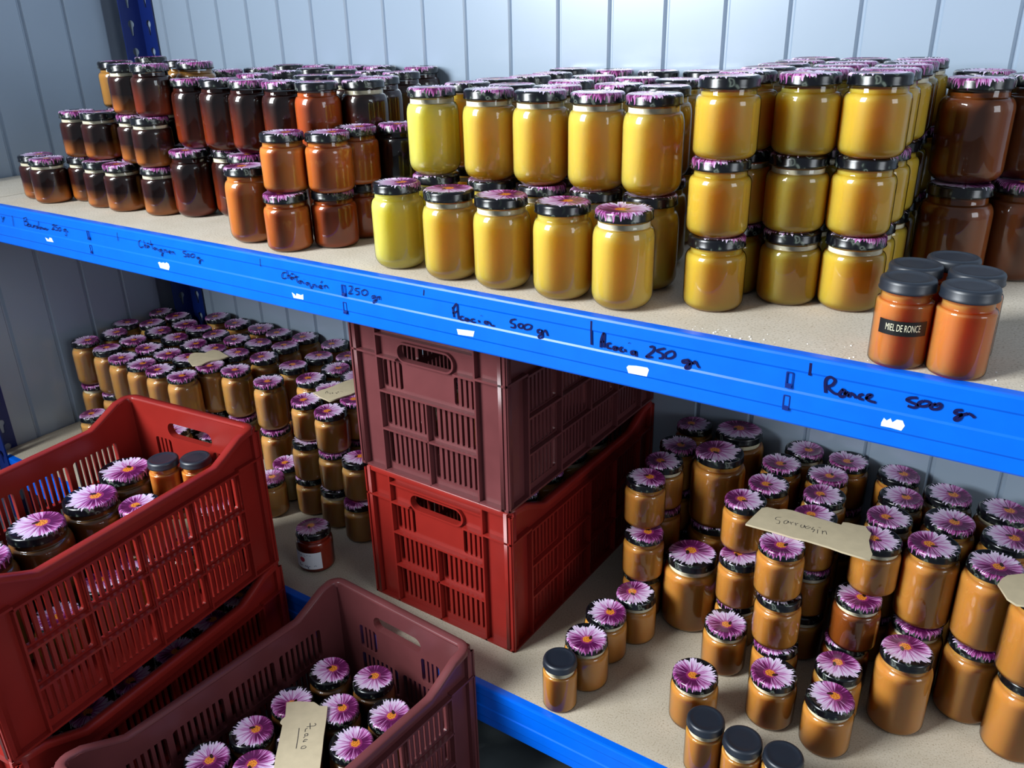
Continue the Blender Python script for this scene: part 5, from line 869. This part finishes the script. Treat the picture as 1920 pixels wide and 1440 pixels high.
# ------------------------------------------------------------------ paper labels on two jars
def wrap_patch(name, R, a0, a1, z0, z1, m, parent, n=18):
    bm = bmesh.new(); A = []; B = []
    for k in range(n+1):
        a = a0+(a1-a0)*k/n
        A.append(bm.verts.new((R*math.cos(a), R*math.sin(a), z0))); B.append(bm.verts.new((R*math.cos(a), R*math.sin(a), z1)))
    for k in range(n): bm.faces.new((A[k], A[k+1], B[k+1], B[k]))
    return link(name, finish(bm, name), parent, m=m)
def wrap_mesh(name, me, R, a0, z0, m, parent):
    """bend a flat (x, y) mesh round the jar: x runs along the arc, y up"""
    for v in me.vertices:
        a = a0+v.co.x/R; zz = z0+v.co.y; v.co = (R*math.cos(a)*U, R*math.sin(a)*U, zz*U)
    me.materials.clear(); return link(name, me, parent, m=m)
def text_mesh(s, size):
    cu = bpy.data.curves.new('t', 'FONT'); cu.body = s; cu.size = size; cu.align_x = 'CENTER'; cu.align_y = 'CENTER'; cu.resolution_u = 3
    o = bpy.data.objects.new('t', cu); COL.objects.link(o); bpy.context.view_layer.update()
    me = bpy.data.meshes.new_from_object(o.evaluated_get(bpy.context.evaluated_depsgraph_get())); bpy.data.objects.remove(o); bpy.data.curves.remove(cu); return me
if 'miel' in JOBJ:
    t, kind, x, y = JOBJ['miel']; t.rotation_euler = (0, 0, 0)
    R = KIND[kind][0]/2+.006; ac = math.atan2(CAM['C'][1]-y, CAM['C'][0]-x)-.02
    lab = wrap_patch('name_label', R, ac-.76, ac+.96, .335, .475, MT['labelblack'], t); lab['label'] = 'black label reading MIEL DE RONCE'
    tm = text_mesh('MIEL DE RONCE', .1); xs = [v.co.x for v in tm.vertices]; sx = .31/(max(xs)-min(xs))
    for v in tm.vertices: v.co.x *= sx; v.co.y *= .95
    tag(wrap_mesh('lettering', tm, R+.003, ac+.1, .408, MT['labelgold'], lab), kind='stuff')
if 'labelled' in JOBJ:
    t, kind, x, y = JOBJ['labelled']; t.rotation_euler = (0, 0, 0)
    R = KIND[kind][0]/2+.006; ac = math.atan2(CAM['C'][1]-y, CAM['C'][0]-x)-.5
    lab = wrap_patch('paper_label', R, ac-.95, ac+.75, .12, .47, MT['labelwhite'], t); lab['label'] = 'white paper label with a red round mark'
    bm = bmesh.new(); bmesh.ops.create_circle(bm, cap_ends=True, segments=24, radius=.055); dot = bpy.data.meshes.new('round_mark'); bm.to_mesh(dot); bm.free()
    wrap_mesh('round_mark', dot, R+.003, ac-.33, .32, MT['labelred'], lab)
    bm = bmesh.new()
    for P, w in (([(-.2, .1), (-.17, .13), (-.15, .1)], .007), ([(-.13, .1), (-.1, .125), (-.09, .1)], .007), ([(-.05, .12), (-.02, .095)], .007), ([(.0, .125), (.03, .125)], .007), ([(.05, .12), (.09, .12)], .006),
                 ([(-.19, -.12), (-.17, -.07), (-.15, -.12), (-.12, -.1), (-.1, -.12)], .009), ([(-.06, -.13), (-.04, -.1), (-.02, -.13), (0, -.1), (.02, -.17), (.0, -.14), (.05, -.11)], .009), ([(.12, -.12), (.15, -.1), (.17, -.12)], .007)):
        ribbon(bm, P, w, lambda a, b: (a, b, 0))
    pm = bpy.data.meshes.new('print'); bm.to_mesh(pm); bm.free()
    tag(wrap_mesh('print', pm, R+.003, ac-.05, .30, MT['labelgrey'], lab), kind='stuff')

# ------------------------------------------------------------------ cardboard signs
CLAB = {'sarrasin': ('torn cardboard strip reading Sarrasin, bridging orange jars on the lower shelf',), 'acacia': ('torn cardboard sign reading Acacia on the lids in the mauve floor crate',),
        'writ': ('cardboard strip with faint writing on jars beside the stacked crates',), 'small': ('small torn blank cardboard piece lying on lids amid the creamed jars',), 'inside': ('pale cardboard piece inside the brick red crate, seen through its slats',), 'edge': ('rounded cardboard piece on lids at the right edge of the lower shelf',)}
for c in DATA['cards']:
    P = c['p']; cx = sum(p[0] for p in P)/len(P); cy = sum(p[1] for p in P)/len(P)
    me = plate('sheet', [(p[0]-cx, p[1]-cy) for p in P], [], .028); me.transform(Matrix.Scale(U, 4))
    t = tag(link('cardboard_sign', None, None, W3(cx, cy, c['z']+.016)), CLAB[c['n']][0], 'cardboard', 'cardboard signs on the jars')
    sh = link('sheet', me, t, m=MT['card'])
    if c['s']:
        bm = bmesh.new()
        for s in c['s']: ribbon(bm, [(p[0]-cx, p[1]-cy) for p in s], .008 if c['n'] != 'acacia' else .01, lambda a, b: (a, b, .016))
        tag(link('handwriting', finish(bm, 'handwriting'), t, m=MT['pencil']), kind='stuff')
